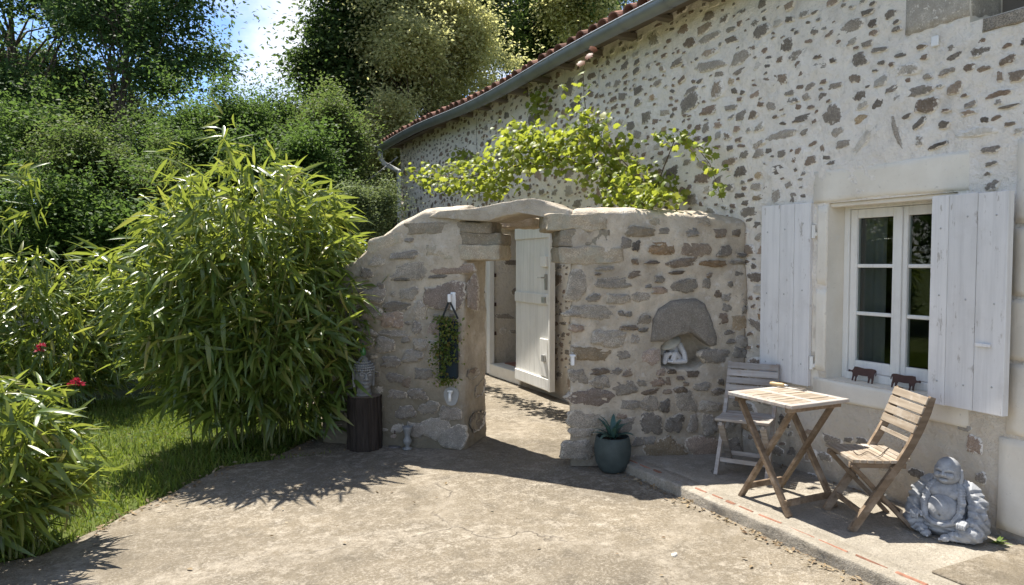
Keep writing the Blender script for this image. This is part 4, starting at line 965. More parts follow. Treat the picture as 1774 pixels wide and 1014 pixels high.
def head(bm):               # faces -Y, z 0..0.37
    S_ = sphere_bm
    S_(bm, (0, 0, .17), (.082, .09, .10)); S_(bm, (0, -.012, .12), (.068, .075, .075)); S_(bm, (0, .005, .04), (.062, .062, .06)); S_(bm, (0, 0, .012), (.07, .07, .025))
    S_(bm, (0, 0, .235), (.084, .09, .055)); S_(bm, (0, .01, .29), (.045, .045, .04)); chain(bm, [(0, .01, .31, .028), (0, .01, .345, .012)])
    chain(bm, [(0, -.088, .19, .008), (0, -.101, .15, .014)]); S_(bm, (-.012, -.092, .148), (.012, .012, .009)); S_(bm, (.012, -.092, .148), (.012, .012, .009))
    for s_ in (-1, 1):
        chain(bm, [(s_ * .012, -.088, .198, .006), (s_ * .035, -.084, .205, .007), (s_ * .06, -.064, .195, .006)]); S_(bm, (s_ * .034, -.074, .18), (.022, .014, .012))
        chain(bm, [(s_ * .083, .005, .20, .014), (s_ * .085, .005, .15, .012), (s_ * .08, 0, .085, .014)])
    chain(bm, [(-.024, -.082, .117, .007), (0, -.09, .116, .010), (.024, -.082, .117, .007)]); chain(bm, [(-.015, -.082, .106, .007), (.015, -.082, .106, .007)]); S_(bm, (0, -.07, .082), (.028, .02, .02))
    for k in range(4):
        m_ = 30 - k * 3; z = .222 + .02 * k; rr_ = .088 - .006 * k * k * .6
        for j in range(m_):
            a_ = math.pi * 2 * j / m_
            if math.sin(a_) < .95: S_(bm, (rr_ * math.cos(a_), rr_ * 1.06 * math.sin(a_), z), .0085, sub=1)
hd = root('stone_bust', stump_c + Vector((-.01, -.02, .445)), 'grey stone buddha head ornament on the cut log', 'ornament', rotz=math.atan2(-5.7, -1.5) + math.pi / 2 + .25)
add('head', remesh('buddha_head', head, .0042, 2), M_HEAD, hd, False)
gb = MB().lathe([(.0, .0), (.022, 0), (.025, .03), (.02, .055), (.009, .075), (.008, .10), (.011, .102), (.0, .104)], 14, (0, .01, .335))
add('bottle', gb.mesh('bottle', True), simple('green_glazed', (.05, .16, .05), .12, .6, .15, 10, 0), hd, False, label='small green bottle upended on top')

# figurine in the niche
def figure(bm):             # a man in a wide hat, folded over his knees; faces -Y
    S_ = sphere_bm
    S_(bm, (0, .02, .05), (.075, .06, .055)); chain(bm, [(0, .03, .06, .05), (0, .0, .11, .05), (-.01, -.02, .145, .042)])
    S_(bm, (-.035, -.04, .155), (.035, .035, .042))
    chain(bm, [(.05, .0, .15, .028), (.085, -.02, .085, .024), (.095, -.04, .035, .022)]); chain(bm, [(.095, -.04, .03, .022), (.03, -.07, .025, .018), (-.03, -.08, .03, .016)])
    chain(bm, [(-.055, 0, .14, .026), (-.08, -.03, .09, .022), (-.05, -.06, .06, .018), (-.02, -.075, .09, .016)])
    chain(bm, [(.05, -.02, .03, .035), (.02, -.06, .085, .03), (.0, -.075, .03, .024)]); chain(bm, [(-.06, -.02, .03, .035), (-.045, -.06, .075, .028), (-.06, -.08, .02, .022)])
    for k in range(4): chain(bm, [(-.03 + .011 * k, -.082, .035, .007), (-.034 + .011 * k, -.1, .028, .0065)])
np_ = on_plane(1170, 634, Q0, Q1); fg = root('niche_figurine', np_ + Vector((.055, .10, .0)), 'pale stone figurine in a broad hat crouching in the wall niche', 'figurine', rotz=math.atan2(-4.3, -3.5) + math.pi / 2)
add('body', remesh('figure', figure, .004, 3), M_FIG, fg, False)
hb = MB().lathe([(0, .052), (.02, .046), (.04, .03), (.075, .012), (.098, .0), (.096, -.004), (.06, .006), (.0, .012)], 26)
ht = add('hat', hb.mesh('hat', True), simple('hat_stone', (.38, .36, .30), .8, .2, .2, 30, .3, 80), fg, False); ht.location = (-.035, -.045, .178); ht.rotation_euler = (.55, -.28, 0)

# ================================================================== FURNITURE
def table():
    t = root('folding_table', (3.44, 3.14, PZ), 'small weathered slatted wooden folding table with crossed legs below the window', 'table')
    lx, ly, top = .24, .255, .665
    fr = MB()
    for y in (-ly, ly - .045): fr.box((-lx, y, top - .022), (lx, y + .045, top), None, .003)
    for x in (-lx, -.0225, lx - .045): fr.box((x, -ly + .0455, top - .0215), (x + .045, ly - .0455, top - .0005), None, .003)
    add('top_frame', fr.mesh('top_frame'), M_GREYW, t, False)
    for k in range(7):
        for (xa, xb) in ((-lx + .047, -.0245), (.0245, lx - .047)):
            w = (2 * ly - .09) / 7; y = -ly + .0455 + k * w
            add('table_slat', MB().box((xa, y + .003, top - .018), (xb, y + w - .003, top + random.uniform(-.001, .001)), None, .002).mesh('table_slat'), M_TEAKX, t, False)
    for x in (-lx + .05, lx - .05):
        s_ = 1 if x < 0 else -1
        add('leg', MB().bar((x, ly - .05, top - .025), (x, -ly + .05, .0), .022, .042, up=(1, 0, 0)).mesh('leg'), M_TEAK, t, False)
        add('leg', MB().bar((x + s_ * .026, -ly + .05, top - .025), (x + s_ * .026, ly - .05, .0), .022, .042, up=(1, 0, 0)).mesh('leg'), M_TEAK, t, False)
        add('pivot_bolt', MB().tube([(x - .014 * s_, 0, top / 2 - .012), (x + s_ * .042, 0, top / 2 - .012)], .007, 8).mesh('pivot_bolt'), M_STEEL, t, False)
    for (y, dx, z) in ((-ly + .08, .05, .07), (ly - .08, .085, .07)):
        add('stretcher', MB().bar((-lx + dx, y, z), (lx - dx, y, z), .018, .038).mesh('stretcher'), M_TEAK, t, False)
    for y in (-ly + .055, ly - .055): add('top_batten', MB().bar((-lx + .02, y, top - .038), (lx - .02, y, top - .038), .03, .03).mesh('top_batten'), M_TEAK, t, False)
    return t
table()
def chair(name, loc, rotz, label, slat, legm):
    c = root(name, loc, label, 'chair', rotz=rotz, group='folding bistro chairs at the small table')
    W, Dp, H = .36, .33, .385                       # faces -Y
    # curved long leg: back top -> seat rear -> front foot
    def curve(x):
        pts = [(x, .265, .745), (x, .235, .66), (x, .195, .56), (x, .150, .47), (x, .10, .385), (x, .02, .27), (x, -.07, .135), (x, -.16, .0)]
        return pts
    for x in (-W / 2 + .012, W / 2 - .012):
        b = MB(); pts = [Vector(p) for p in curve(x)]; vs = []; w_, t_ = .024, .042
        for i, p in enumerate(pts):
            d_ = (pts[min(i + 1, len(pts) - 1)] - pts[max(i - 1, 0)]).normalized(); n_ = Vector((0, d_.z, -d_.y)); tt_ = t_ * (.7 if i in (0,) else 1)
            for (sx, sn) in ((-1, -1), (1, -1), (1, 1), (-1, 1)): vs.append((p + Vector((sx * w_ / 2, 0, 0)) + n_ * sn * tt_ / 2)[:])
        k = len(pts); f_ = [(i * 4 + j, i * 4 + (j + 1) % 4, i * 4 + 4 + (j + 1) % 4, i * 4 + 4 + j) for i in range(k - 1) for j in range(4)] + [(3, 2, 1, 0), tuple(4 * (k - 1) + j for j in range(4))]
        b.add(vs, f_); add('leg', b.mesh('leg'), legm, c, False)
        xi = x * (1 - .028 / abs(x))
        add('leg', MB().bar((xi, -Dp / 2 + .01, H - .02), (xi, .19, .0), .022, .042, up=(1, 0, 0)).mesh('leg'), legm, c, False)
        add('side_rail', MB().bar((xi, -Dp / 2, H - .022), (xi, Dp / 2 - .02, H - .028), .02, .03).mesh('side_rail'), legm, c, False)
        add('pivot_bolt', MB().tube([(x - math.copysign(.014, x) * -1, .015, .208), (xi - math.copysign(.014, x), .015, .208)], .007, 8).mesh('pivot_bolt'), M_STEEL, c, False)
    n_ = 8
    for i in range(n_):
        y = -Dp / 2 + i * (Dp / n_)
        add('seat_slat', MB().box((-W / 2 + (.0 if i < 6 else .026), y + .0025, H - .008 + .006 * abs(i - 3.5) / 3.5), (W / 2 - (.0 if i < 6 else .026), y + Dp / n_ - .0025, H + .010 + .006 * abs(i - 3.5) / 3.5), None, .002).mesh('seat_slat'), slat, c, False)
    for i in range(4):
        z = .722 - i * .052; y = .258 - i * .021 - .022
        b = MB(); m_ = 6
        for k in range(m_):
            xa, xb = -W / 2 + W * k / m_, -W / 2 + W * (k + 1) / m_
        b.bar((-W / 2 + .002, y, z), (W / 2 - .002, y, z), .013, .046, up=(0, .38, 1)); add('back_slat', b.mesh('back_slat'), slat, c, False)
    add('back_rail', MB().bar((-W / 2 + .025, .158, .50), (W / 2 - .025, .158, .50), .016, .026, up=(0, .4, 1)).mesh('back_rail'), slat, c, False)
    add('stretcher', MB().bar((-W / 2 + .025, .12, .10), (W / 2 - .025, .12, .10), .016, .03).mesh('stretcher'), legm, c, False)
    add('stretcher', MB().bar((-W / 2 + .026, -.10, .10), (W / 2 - .026, -.10, .10), .016, .03).mesh('stretcher'), legm, c, False)
    return c
chair('folding_chair', (3.665, 3.705, PZ), math.atan2(-.57, -.82) + math.pi / 2, 'grey weathered folding chair behind the table against the garden wall', M_GREYW, M_GREYW)
chair('folding_chair', (3.605, 2.705, PZ), math.atan2(.46, -.89) + math.pi / 2, 'brown wooden folding chair between the table and the buddha statue', M_TEAKX, M_TEAK)
# string on the brown chair's seat
sp = [at(1470 + 50 * t + 12 * math.sin(t * 7), 790 - 8 * t - 6 * math.sin(t * 9), 1) for t in np.linspace(0, 1, 2)]
sp = [on_ground(1478 + 62 * t, 789 - 16 * abs(t - .5) + 5 * math.sin(t * 11), PZ + .404) for t in np.linspace(0, 1, 24)]
o = add('string', MB().tube(sp, .0022, 5).mesh('string', True), simple('brown_string', (.07, .05, .04), .9, .1, .2, 20, 0)); tag(o, 'thin dark string lying across the brown chair seat', 'string')

# putty knife on the table
zt_ = PZ + .668; k0, k1 = on_ground(1334, 664, zt_ + .015), on_ground(1406, 677, zt_ + .004)
kd = (k1 - k0); kd.z = 0; KL = kd.length; kn = root('putty_knife', (k0.x, k0.y, zt_), 'putty knife with a pale wooden handle lying on the table', 'knife', rotz=math.atan2(kd.y, kd.x))
hb = MB().lathe([(0, 0), (.010, .002), (.014, .02), (.012, .05), (.014, .085), (.010, .105), (0, .107)], 12); v = np.concatenate(hb.v)[:, [2, 1, 0]]; v[:, 2] += .014
add('handle', mesh('handle', v, hb.f), simple('boxwood', (.46, .33, .17), .5, .35, .15, 30, .1), kn, False)
fb = MB().lathe([(.009, .105), (.009, .128), (.004, .130)], 10); v = np.concatenate(fb.v)[:, [2, 1, 0]]; v[:, 2] += .013
add('ferrule', mesh('ferrule', v, fb.f), M_STEEL, kn, False)
bb = MB().prism([(.128, -.006), (.16, -.009), (.235, -.022), (.245, .0), (.235, .022), (.16, .009), (.128, .006)], 0, .0015, Matrix(((1, 0, 0, 0), (0, 0, 1, 0), (0, 1, 0, .009), (0, 0, 0, 1))))
add('blade', bb.mesh('blade'), simple('stained_steel', (.14, .12, .10), .5, .5, .4, 40, 0, metal=.6), kn, False)

# iron cow silhouettes on the sill
COW = [(0, .62), (.03, .70), (.10, .66), (.16, .70), (.20, .92), (.30, .93), (.55, .88), (.80, .92), (.90, .90), (.95, .84), (.97, .55), (.95, .50), (.94, .82), (.92, .70), (.90, .50), (.91, .22), (.90, .0), (.86, .0), (.85, .25), (.81, .40), (.79, .24), (.78, .02), (.74, .02), (.73, .28), (.70, .42), (.50, .40), (.36, .42), (.33, .22), (.33, .0), (.29, .0), (.28, .26), (.25, .36), (.23, .20), (.22, .02), (.18, .02), (.18, .30), (.17, .48), (.14, .55), (.08, .56), (.02, .55)]
def cow(pa, pb, hh, label, flip):
    a_, b_ = on_wall(*pa, WX + .12), on_wall(*pb, WX + .12); d_ = b_ - a_; d_.z = 0; L = d_.length
    p = [((1 - x if flip else x) * L, z * hh) for x, z in COW]
    if flip: p = p[::-1]
    o = add('iron_cow', MB().prism(p, 0, .005).mesh('iron_cow'), M_IRON); o.location = (WX + .075, a_.y, WIN[2] + .002); o.rotation_euler = (-.25, 0, -math.pi / 2)
    tag(o, label, 'ornament', 'iron cows on the window sill')
cow((1474, 665), (1524, 668), .105, 'flat rusty iron cow ornament on the sill below the left casement', False)
cow((1546, 680), (1600, 684), .098, 'flat rusty iron cow ornament on the sill nearer the right shutter', True)

# pot with agave
pc = on_ground(1061, 815); pot = root('agave_pot', (pc.x, pc.y, 0), 'rounded dark green pot with a small agave by the doorway', 'plant pot')
prof = [(.0, 0), (.085, 0), (.098, .012), (.125, .07), (.137, .13), (.136, .19), (.126, .245), (.121, .258), (.113, .258), (.111, .245), (.113, .22), (0, .22)]
def potmat():
    t = NT('green_fibreclay'); t.set(.62, .3); c = (.042, .054, .051)
    k = t.mix(t.ramp(t.noise(9, 6, .65), [(.35, 0), (.7, 1)]), c, sc(c, 1.55)); k = t.mix(t.ramp(t.noise(90, 3), [(.62, 0), (.75, .4)]), k, sc(c, 2.4)); t.col(k); t.bump(t.noise(60, 4), .2, .003); return t.m
add('pot', MB().lathe(prof, 40).mesh('pot', True), potmat(), pot, False)
add('soil', MB().lathe([(.112, .226), (.06, .236), (.0, .238)], 20).mesh('soil', True), M_SOIL, pot, False)
for k in range(15):
    a_ = k * 2.4; tilt = .12 + .07 * k if k < 10 else 1.0 + .05 * (k - 10); L = random.uniform(.15, .215) * (1 if k > 2 else 1.05); w_ = random.uniform(.017, .024); vs = []
    for i, t in enumerate((0, .2, .45, .7, .88, 1)):
        th = tilt + .35 * t * t; r_ = L * t * math.sin(th) + .006; z = .235 + L * t * math.cos(th * .95); ww = w_ * (.8, 1, 1, .8, .45, .02)[i]
        ca, sa = math.cos(a_), math.sin(a_)
        for (dx, up_) in ((-1, .35), (0, 0), (1, .35)): vs.append((r_ * ca - dx * ww * sa - up_ * ww * math.cos(th) * ca * .8, r_ * sa + dx * ww * ca - up_ * ww * math.cos(th) * sa * .8, z + up_ * ww * math.sin(th)))
    add('leaf', mesh('agave_leaf', vs, [(i * 3 + j, i * 3 + j + 1, i * 3 + 4 + j, i * 3 + 3 + j) for i in range(5) for j in range(2)]), L_AGAVE, pot, False)

# vase, disc ornament by the stump
vc = on_ground(706, 778); vz = root('vase', (vc.x, vc.y, 0), 'small silvery baluster vase on the ground at the wall foot', 'vase')
add('body', MB().lathe([(0, 0), (.042, 0), (.044, .008), (.018, .018), (.016, .03), (.034, .055), (.037, .075), (.022, .10), (.024, .13), (.040, .17), (.043, .188), (.039, .188), (.035, .17), (.0, .12)], 22).mesh('vase', True), simple('aged_pewter', (.22, .22, .21), .5, .4, .3, 30, .4, 60), vz, False)
dc = on_ground(684, 774); ds = root('disc_ornament', (dc.x, dc.y, 0), 'dark round disc on a short stick beside the cut log', 'ornament', rotz=math.atan2(dc.y, dc.x) - math.pi / 2)
add('stick', MB().tube([(0, 0, 0), (0, 0, .1)], .006, 6).mesh('stick'), M_IRON, ds, False)
add('disc', MB().lathe([(0, -.008), (.05, -.006), (.054, 0), (.05, .006), (0, .008)], 22).mesh('disc', True), simple('dull_disc', (.12, .11, .105), .7, .3, .3, 20, .3), ds, False)
ds.children[-1].location = (0, 0, .135); ds.children[-1].rotation_euler = (math.pi / 2, 0, 0)

# hanging planter, thermometer, tap on the left pier
uL = Vector((A1[0] - A0[0], A1[1] - A0[1], 0)).normalized(); nL = Vector((uL.y, -uL.x, 0)); nL = nL if nL.y < 0 else -nL; RZL = math.atan2(uL.y, uL.x)
hp = on_plane(780, 660, A0, A1) + nL * .06; pl = root('hanging_planter', hp, 'black hanging planter with trailing green plant on the left pier', 'planter', rotz=RZL)
add('pocket', MB().box((-.07, -.03, .03), (.085, .02, .50), None, .01).mesh('pocket'), simple('planter_fabric', (.018, .028, .034), .8, .2, .2, 20, .2), pl, False)
add('strap', MB().bar((-.05, 0, .52), (.012, -.01, .66), .008, .016).mesh('strap'), M_BLACK, pl, False); add('strap', MB().bar((.085, 0, .52), (.02, -.01, .66), .008, .016).mesh('strap'), M_BLACK, pl, False)
add('hook', MB().box((.002, -.02, .655), (.03, .03, .72), None, .005).mesh('hook'), M_WHITE, pl, False)
tp = on_plane(786, 522, A0, A1) + nL * .012; o = add('thermometer', MB().box((-.022, -.012, -.075), (.022, .012, .075), None, .006).box((-.006, -.0145, -.055), (.006, -.0125, .05)).mesh('thermometer'), M_WHITE); o.location = tp; o.rotation_euler = (0, 0, RZL); tag(o, 'narrow white thermometer on the wall above the hanging planter', 'thermometer')
wp = on_plane(783, 686, A0, A1) + nL * .012; tpz = root('wall_tap', wp, 'white outdoor tap on a grey cement patch below the planter', 'tap', rotz=RZL)
cvx = [(.062 * math.cos(a_) * (1 + .12 * math.sin(3 * a_)), .085 * math.sin(a_) * (1 + .1 * math.cos(2 * a_))) for a_ in np.linspace(0, 2 * math.pi, 18, endpoint=False)]
add('cement_patch', MB().prism(cvx, -.012, .03).mesh('cement_patch'), simple('cement_grey', (.34, .34, .33), .9, .1, .2, 20, .4), tpz, False)
add('spout', MB().tube([(0, -.012, .03), (0, -.05, .03), (.004, -.065, .015), (.004, -.067, -.03)], [.014, .013, .012, .012], 10).box((-.022, -.05, .04), (.022, -.038, .055), None, .003).mesh('spout', True), M_WHITE, tpz, False)
hk = on_plane(991, 622, Q0, Q1); nQ = Vector((qd[1], -qd[0], 0)); nQ = nQ if nQ.y < 0 else -nQ
o = add('wall_hook', MB().box((-.012, -.03, -.045), (.012, .02, .02), None, .004).box((-.02, -.035, .02), (.02, .02, .035), None, .004).mesh('wall_hook'), M_WHITE); o.location = hk + nQ * .012; o.rotation_euler = (0, 0, math.atan2(qd[1], qd[0])); tag(o, 'small white hook on the wall edge beside the doorway', 'hook')
o = add('cable_clip', MB().box((-.006, -.022, -.03), (.006, .022, .03), None, .004).mesh('cable_clip'), M_WHITE); o.location = on_wall(1622, 72) + Vector((-.012, 0, 0)); tag(o, 'tiny white plate on the upper house wall left of the loft window', 'plate')
c0 = on_wall(689, 272, 3.75); c1 = at(560, 352, 13.5)
o = add('cable', MB().tube([c0.lerp(c1, t) + Vector((0, 0, -.35 * t * (1 - t))) for t in np.linspace(0, 1, 14)], .012, 5).mesh('cable', True), simple('grey_cable', (.3, .3, .3), .6, .3, .1, 5, 0)); tag(o, 'thin grey overhead cable from the house corner down behind the bamboo', 'cable')

# ================================================================== VEGETATION
def frames(y, up, roll):
    """orthonormal frames with given y axes; returns Nx3x3 (columns x,y,z)"""
    y = y / (np.linalg.norm(y, axis=1)[:, None] + 1e-9); x = np.cross(y, up); x /= np.linalg.norm(x, axis=1)[:, None] + 1e-9; z = np.cross(x, y)
    c, s = np.cos(roll)[:, None], np.sin(roll)[:, None]; x2 = x * c + z * s; z2 = -x * s + z * c
    return np.stack([x2, y, z2], -1)
def scatter(name, tv, tf, pos, fr, scale):
    """tf: array of faces of the template (uniform size)"""
    N = len(pos); k = len(tv); V = np.einsum('nij,kj->nki', fr, tv) * np.asarray(scale).reshape(N, 1, -1) + pos[:, None, :]
    F = (tf[None] + (np.arange(N) * k)[:, None, None]).reshape(-1, tf.shape[1]); return mesh(name, V.reshape(-1, 3), F)
def blade(width, curl, fold=.18, ts=(0, .12, .35, .65, .87, 1), ws=(.15, .75, 1, .78, .36, .02)):
    v = []
    for t, w in zip(ts, ws):
        z = -curl * t * t; v += [(-w * width / 2, t, z + fold * w * width / 2), (0, t, z), (w * width / 2, t, z + fold * w * width / 2)]
    f = [(i * 3 + j, i * 3 + j + 1, i * 3 + 4 + j, i * 3 + 3 + j) for i in range(len(ts) - 1) for j in range(2)]
    return np.array(v), np.array(f)
LEAFT = [blade(.135, c, .25) for c in (.08, .22, .38, .55)]
LANCE_ME = []
for i, (v, f) in enumerate(LEAFT):
    me = mesh('bamboo_leaf_%d' % i, v, f); me.materials.append(L_BAMB); LANCE_ME.append(me)
UP = np.array([0, 0, 1.])
def unit(n, r): v = r.normal(size=(n, 3)); return v / np.linalg.norm(v, axis=1)[:, None]
CAMP = np.array([0, 0, EYE])

def bamboo(base, radii, label, nfan, nobj, seed, leaf=(.15, .27), ncane=36, lean=(0, 0), group='bamboo clumps', tall=(), zmin=.04, skew=0.0):
    r = np.random.default_rng(seed); base = np.array(base); rad = np.array(radii)
    rt = root('bamboo', Vector(base), label, 'bamboo', group=group)
    cb = MB(); tips = []
    for i in range(ncane):
        a_ = r.uniform(0, 2 * np.pi); q_ = math.sqrt(r.uniform(0, 1)); b0 = base + np.array([math.cos(a_) * q_ * rad[0] * .5, math.sin(a_) * q_ * rad[1] * .5, 0])
        hh = rad[2] * r.uniform(.75, 1.0) * math.sqrt(max(.1, 1 - (q_ * .8) ** 2)); out = np.array([math.cos(a_), math.sin(a_), 0]) * q_ * rad[0] * .45
        pts = [b0 + out * t ** 2 + np.array([0, 0, hh * t]) for t in np.linspace(0, 1, 6)]
        cb.tube([Vector(p) for p in pts], [.007, .0065, .006, .005, .004, .0025], 5, False); tips.append(pts)
    canes = add('cane', cb.mesh('cane', True), simple('bamboo_cane', (.16, .17, .06), .6, .3, .3, 9, 0), rt, kind='stuff')
    # fans of leaves through the outer volume of a dome
    d = unit(nfan, r); low_ = 1.0; d[:, 2] = np.where(d[:, 2] < 0, d[:, 2] * .95, d[:, 2])
    rr_ = r.uniform(.16, 1.0, nfan) ** .5
    lump = 1 + .20 * fbm(d * 1.0 + seed, 2.2, 3)
    hzf = np.clip(1 - np.abs(d[:, 2]) ** 3, .05, 1) ** .33 / (np.hypot(d[:, 0], d[:, 1]) + 1e-6); hzf = np.where(d[:, 2] < 0, (1 + (np.minimum(hzf, 3) - 1) * .22) * .93, 1.0 + (hzf - 1) * .35)
    P = np.array([0, 0, rad[2] * .44]) + d * rr_[:, None] * lump[:, None] * np.array([rad[0], rad[1], rad[2] * .56]) * np.stack([hzf, hzf, np.where(d[:, 2] < 0, .72, 1)], 1)
    P = base + P; P[:, 2] = np.maximum(P[:, 2], zmin + r.uniform(.1, .3, nfan)); P[:, 0] += lean[0] * (P[:, 2] / rad[2]); P[:, 1] += lean[1] * (P[:, 2] / rad[2])
    sk = np.clip(1 - P[:, 2] / rad[2], 0, 1) * skew; P[:, 0] += .8965 * sk; P[:, 1] -= .443 * sk
    for (tx, ty, tz, nf) in tall:
        P = np.concatenate([P, np.array([tx, ty, tz]) + r.normal(0, [.05, .05, .10], (nf, 3))]); d = np.concatenate([d, unit(nf, r)])
    pos, ax = [], []
    for p, dd in zip(P, d):
        k = r.integers(4, 8); hz = np.array([dd[0], dd[1], 0]); hz /= np.linalg.norm(hz) + 1e-6
        m = hz * r.uniform(.5, 1.0) + np.array([0, 0, r.uniform(-.75, .38)]) + r.normal(0, .18, 3)
        for _ in range(k):
            pos.append(p + r.normal(0, .03, 3)); ax.append(m + r.normal(0, .55, 3))
    pos, ax = np.array(pos), np.array(ax); ax[:, 2] -= .06; n = len(pos); L = r.uniform(*leaf, n) * r.choice([1, 1, .8, .55], n)
    pos[:, 2] = np.maximum(pos[:, 2], zmin + .04); ax /= np.linalg.norm(ax, axis=1)[:, None]; ax[:, 2] = np.where(pos[:, 2] + ax[:, 2] * L < zmin, np.maximum(ax[:, 2], -.15), ax[:, 2])
    FR = frames(ax, UP, r.normal(0, .8, n)); var = r.integers(0, 4, n)
    tocam = CAMP - pos; dist = np.linalg.norm(tocam, axis=1); ctr = base + np.array([0, 0, rad[2] * .45]); face = ((pos - ctr) / rad * (tocam / dist[:, None])).sum(1)
    score = np.where(face > .25, L / dist, 0) * (.6 + np.abs((FR[:, :, 2] * tocam / dist[:, None]).sum(1))); order = np.argsort(-score); big = order[:nobj]; rest = order[nobj:]
    for i in big:
        o = bpy.data.objects.new('leaf', LANCE_ME[var[i]]); C.objects.link(o); o.parent = rt; o.matrix_parent_inverse = INV[rt.name]
        M = Matrix.Identity(4)
        for a_ in range(3):
            for b_ in range(3): M[a_][b_] = FR[i][a_][b_] * L[i]
            M[a_][3] = pos[i][a_]
        o.matrix_basis = M
    vv, ffs, off = [], [], 0
    for k in range(4):
        s_ = rest[var[rest] == k]; tv, tf = LEAFT[k]; V = np.einsum('nij,kj->nki', FR[s_], tv) * L[s_][:, None, None] + pos[s_][:, None]; vv.append(V.reshape(-1, 3))
        ffs.append((tf[None] + (np.arange(len(s_)) * len(tv))[:, None, None]).reshape(-1, 4) + off); off += len(s_) * len(tv)
    add('foliage', mesh('bamboo_foliage', np.concatenate(vv), np.concatenate(ffs)), L_BAMB, rt, kind='stuff')
    return rt
b1 = at(425, 700, 6.15); b2 = at(-15, 900, 3.75); b3 = at(70, 700, 7.5)
bamboo((b1.x, b1.y, 0), (1.10, .86, 2.40), 'largest leafy bamboo clump, beside the left end of the garden wall', 2700, 300, 11, (.14, .29), 46, skew=.31, tall=[tuple(at(400, 268, 6.6)) + (5,), tuple(at(388, 235, 6.6)) + (3,), tuple(at(300, 285, 6.5)) + (4,), tuple(at(470, 290, 6.6)) + (5,)])
bamboo((b2.x, b2.y, 0), (.42, .42, .95), 'low bright bamboo clump at the near left edge of the terrace', 460, 300, 12, (.13, .24), 24)
bamboo((b3.x, b3.y, 0), (1.05, .9, 1.70), 'dark bamboo clump in shade on the far left behind the lawn', 1000, 200, 13, (.16, .28), 24, tall=[tuple(at(35, 300, 7.2)) + (4,), tuple(at(60, 330, 7.2)) + (4,), tuple(at(15, 375, 7.2)) + (4,)])

QUAD = (np.array([(0, 0, 0), (-.28, .45, .06), (0, 1, -.08), (.28, .45, .06)]), np.array([(0, 1, 2, 3)]))
LEAF6 = (np.array([(0, 0, 0), (-.2, .25, .05), (-.22, .6, .03), (0, 1, -.1), (.22, .6, .03), (.2, .25, .05)]), np.array([(0, 1, 2, 3), (0, 3, 4, 5)]))
def tree(name, label, cat, base, crown, radii, ncl, nlf, size, lm, seed, trunk=.14, limbs=30, clump=.42, shell=.12, droop=.35, group='trees and shrubs behind the garden', gaps=.0, bark=None, lobes=14):
    r = np.random.default_rng(seed); base = np.array(base, float); c = np.array(crown, float); rad = np.array(radii, float)
    rt = root(name, Vector(base), label, cat, group=group)
    nl = max(5, int(lobes)); lc = unit(nl, r) * r.uniform(.30, .90, (nl, 1)) * rad; lr = r.uniform(.22, .52, nl); li = r.integers(0, nl, ncl)
    d = unit(ncl, r); rr_ = r.uniform(shell, 1.0, ncl) ** .6; lump = 1 + .35 * fbm(d * 1.3 + seed, 2.3, 3)
    K = c + lc[li] + d * (rr_ * lump * lr[li])[:, None] * rad * np.array([1, 1, .85])
    sh_ = r.uniform(0, 1, ncl) < .16; K[sh_, 2] += r.exponential(.24, sh_.sum()) * rad[2]
    K = K[K[:, 2] > base[2] + .15]
    if gaps: K = K[fbm(K + seed * 3, .9, 2) > -gaps]
    tb = MB(); top = c + np.array([0, 0, rad[2] * .35]); mid = (base + c) / 2 + r.normal(0, .12, 3) * (1, 1, 0)
    spine = [base, base * .6 + mid * .4, mid, c * .6 + mid * .4, c, top]; n_ = len(spine)
    tb.tube([Vector(p) for p in spine], [trunk * 1.15, trunk, trunk * .85, trunk * .65, trunk * .42, trunk * .15], 9, False)
    S_ = np.array(spine)
    for i in r.choice(len(K), min(limbs, len(K)), replace=False):
        e = K[i]; t = np.clip(r.uniform(1.6, 4.4), 0, n_ - 1.01); j = int(t); p = S_[j] * (1 - (t - j)) + S_[j + 1] * (t - j)
        m1 = p * .65 + e * .35 + r.normal(0, .12, 3) + np.array([0, 0, .08 * np.linalg.norm(e - p)]); m2 = p * .3 + e * .7 + r.normal(0, .10, 3); w = trunk * (.40 - .05 * t)
        tb.tube([Vector(x) for x in (p, m1, m2, e)], [w, w * .65, w * .4, w * .12], 5, False)
    add('trunk', tb.mesh('trunk', True), bark or M_BARK, rt)
    nlf = int(nlf * 2.5); n = len(K) * nlf; kc = np.repeat(K, nlf, 0); cs = clump * np.repeat(r.uniform(.6, 1.35, len(K)), nlf)
    od = K - c; od /= np.linalg.norm(od, axis=1)[:, None] + 1e-6; od = od * .8 + r.normal(0, .45, od.shape) + np.array([0, 0, .25]); od = np.repeat(od, nlf, 0)
    off = r.normal(0, 1, (n, 3)) * cs[:, None] * np.array([.42, .42, .28]) + od * (r.exponential(.26, n) * cs)[:, None]; pos = kc + off; pos[:, 2] = np.maximum(pos[:, 2], base[2] + .05)
    ax = unit(n, r) + off / (cs[:, None] + 1e-6) * .5; ax[:, 2] = ax[:, 2] * .55 - droop
    sz = size * .60 * r.uniform(.5, 1.3, n)
    add('crown', scatter('crown', *QUAD, pos, frames(ax, UP, r.normal(0, .6, n)), sz[:, None]), lm, rt, kind='stuff')
    return rt
def px_tree(name, label, cat, bx, cx, cy, rx, ry, D, ncl, nlf, size, lm, seed, depth=None, **k):
    b = at(bx, 455, D); c = at(cx, cy, D); kx = D / FPX; dp = depth or rx * kx
    return tree(name, label, cat, (b.x, b.y, -.03), c[:], (max(rx * kx, .1) * .95 + .05 * dp, dp, ry * kx), ncl, nlf, size, lm, seed, **k)
px_tree('ash_tree', 'tall dark ash tree with bare crossing limbs left of the sky gap', 'tree', 205, 225, 40, 165, 165, 15.5, 190, 95, .19, L_ASH, 21, trunk=.10, limbs=45, clump=.6, gaps=.05)
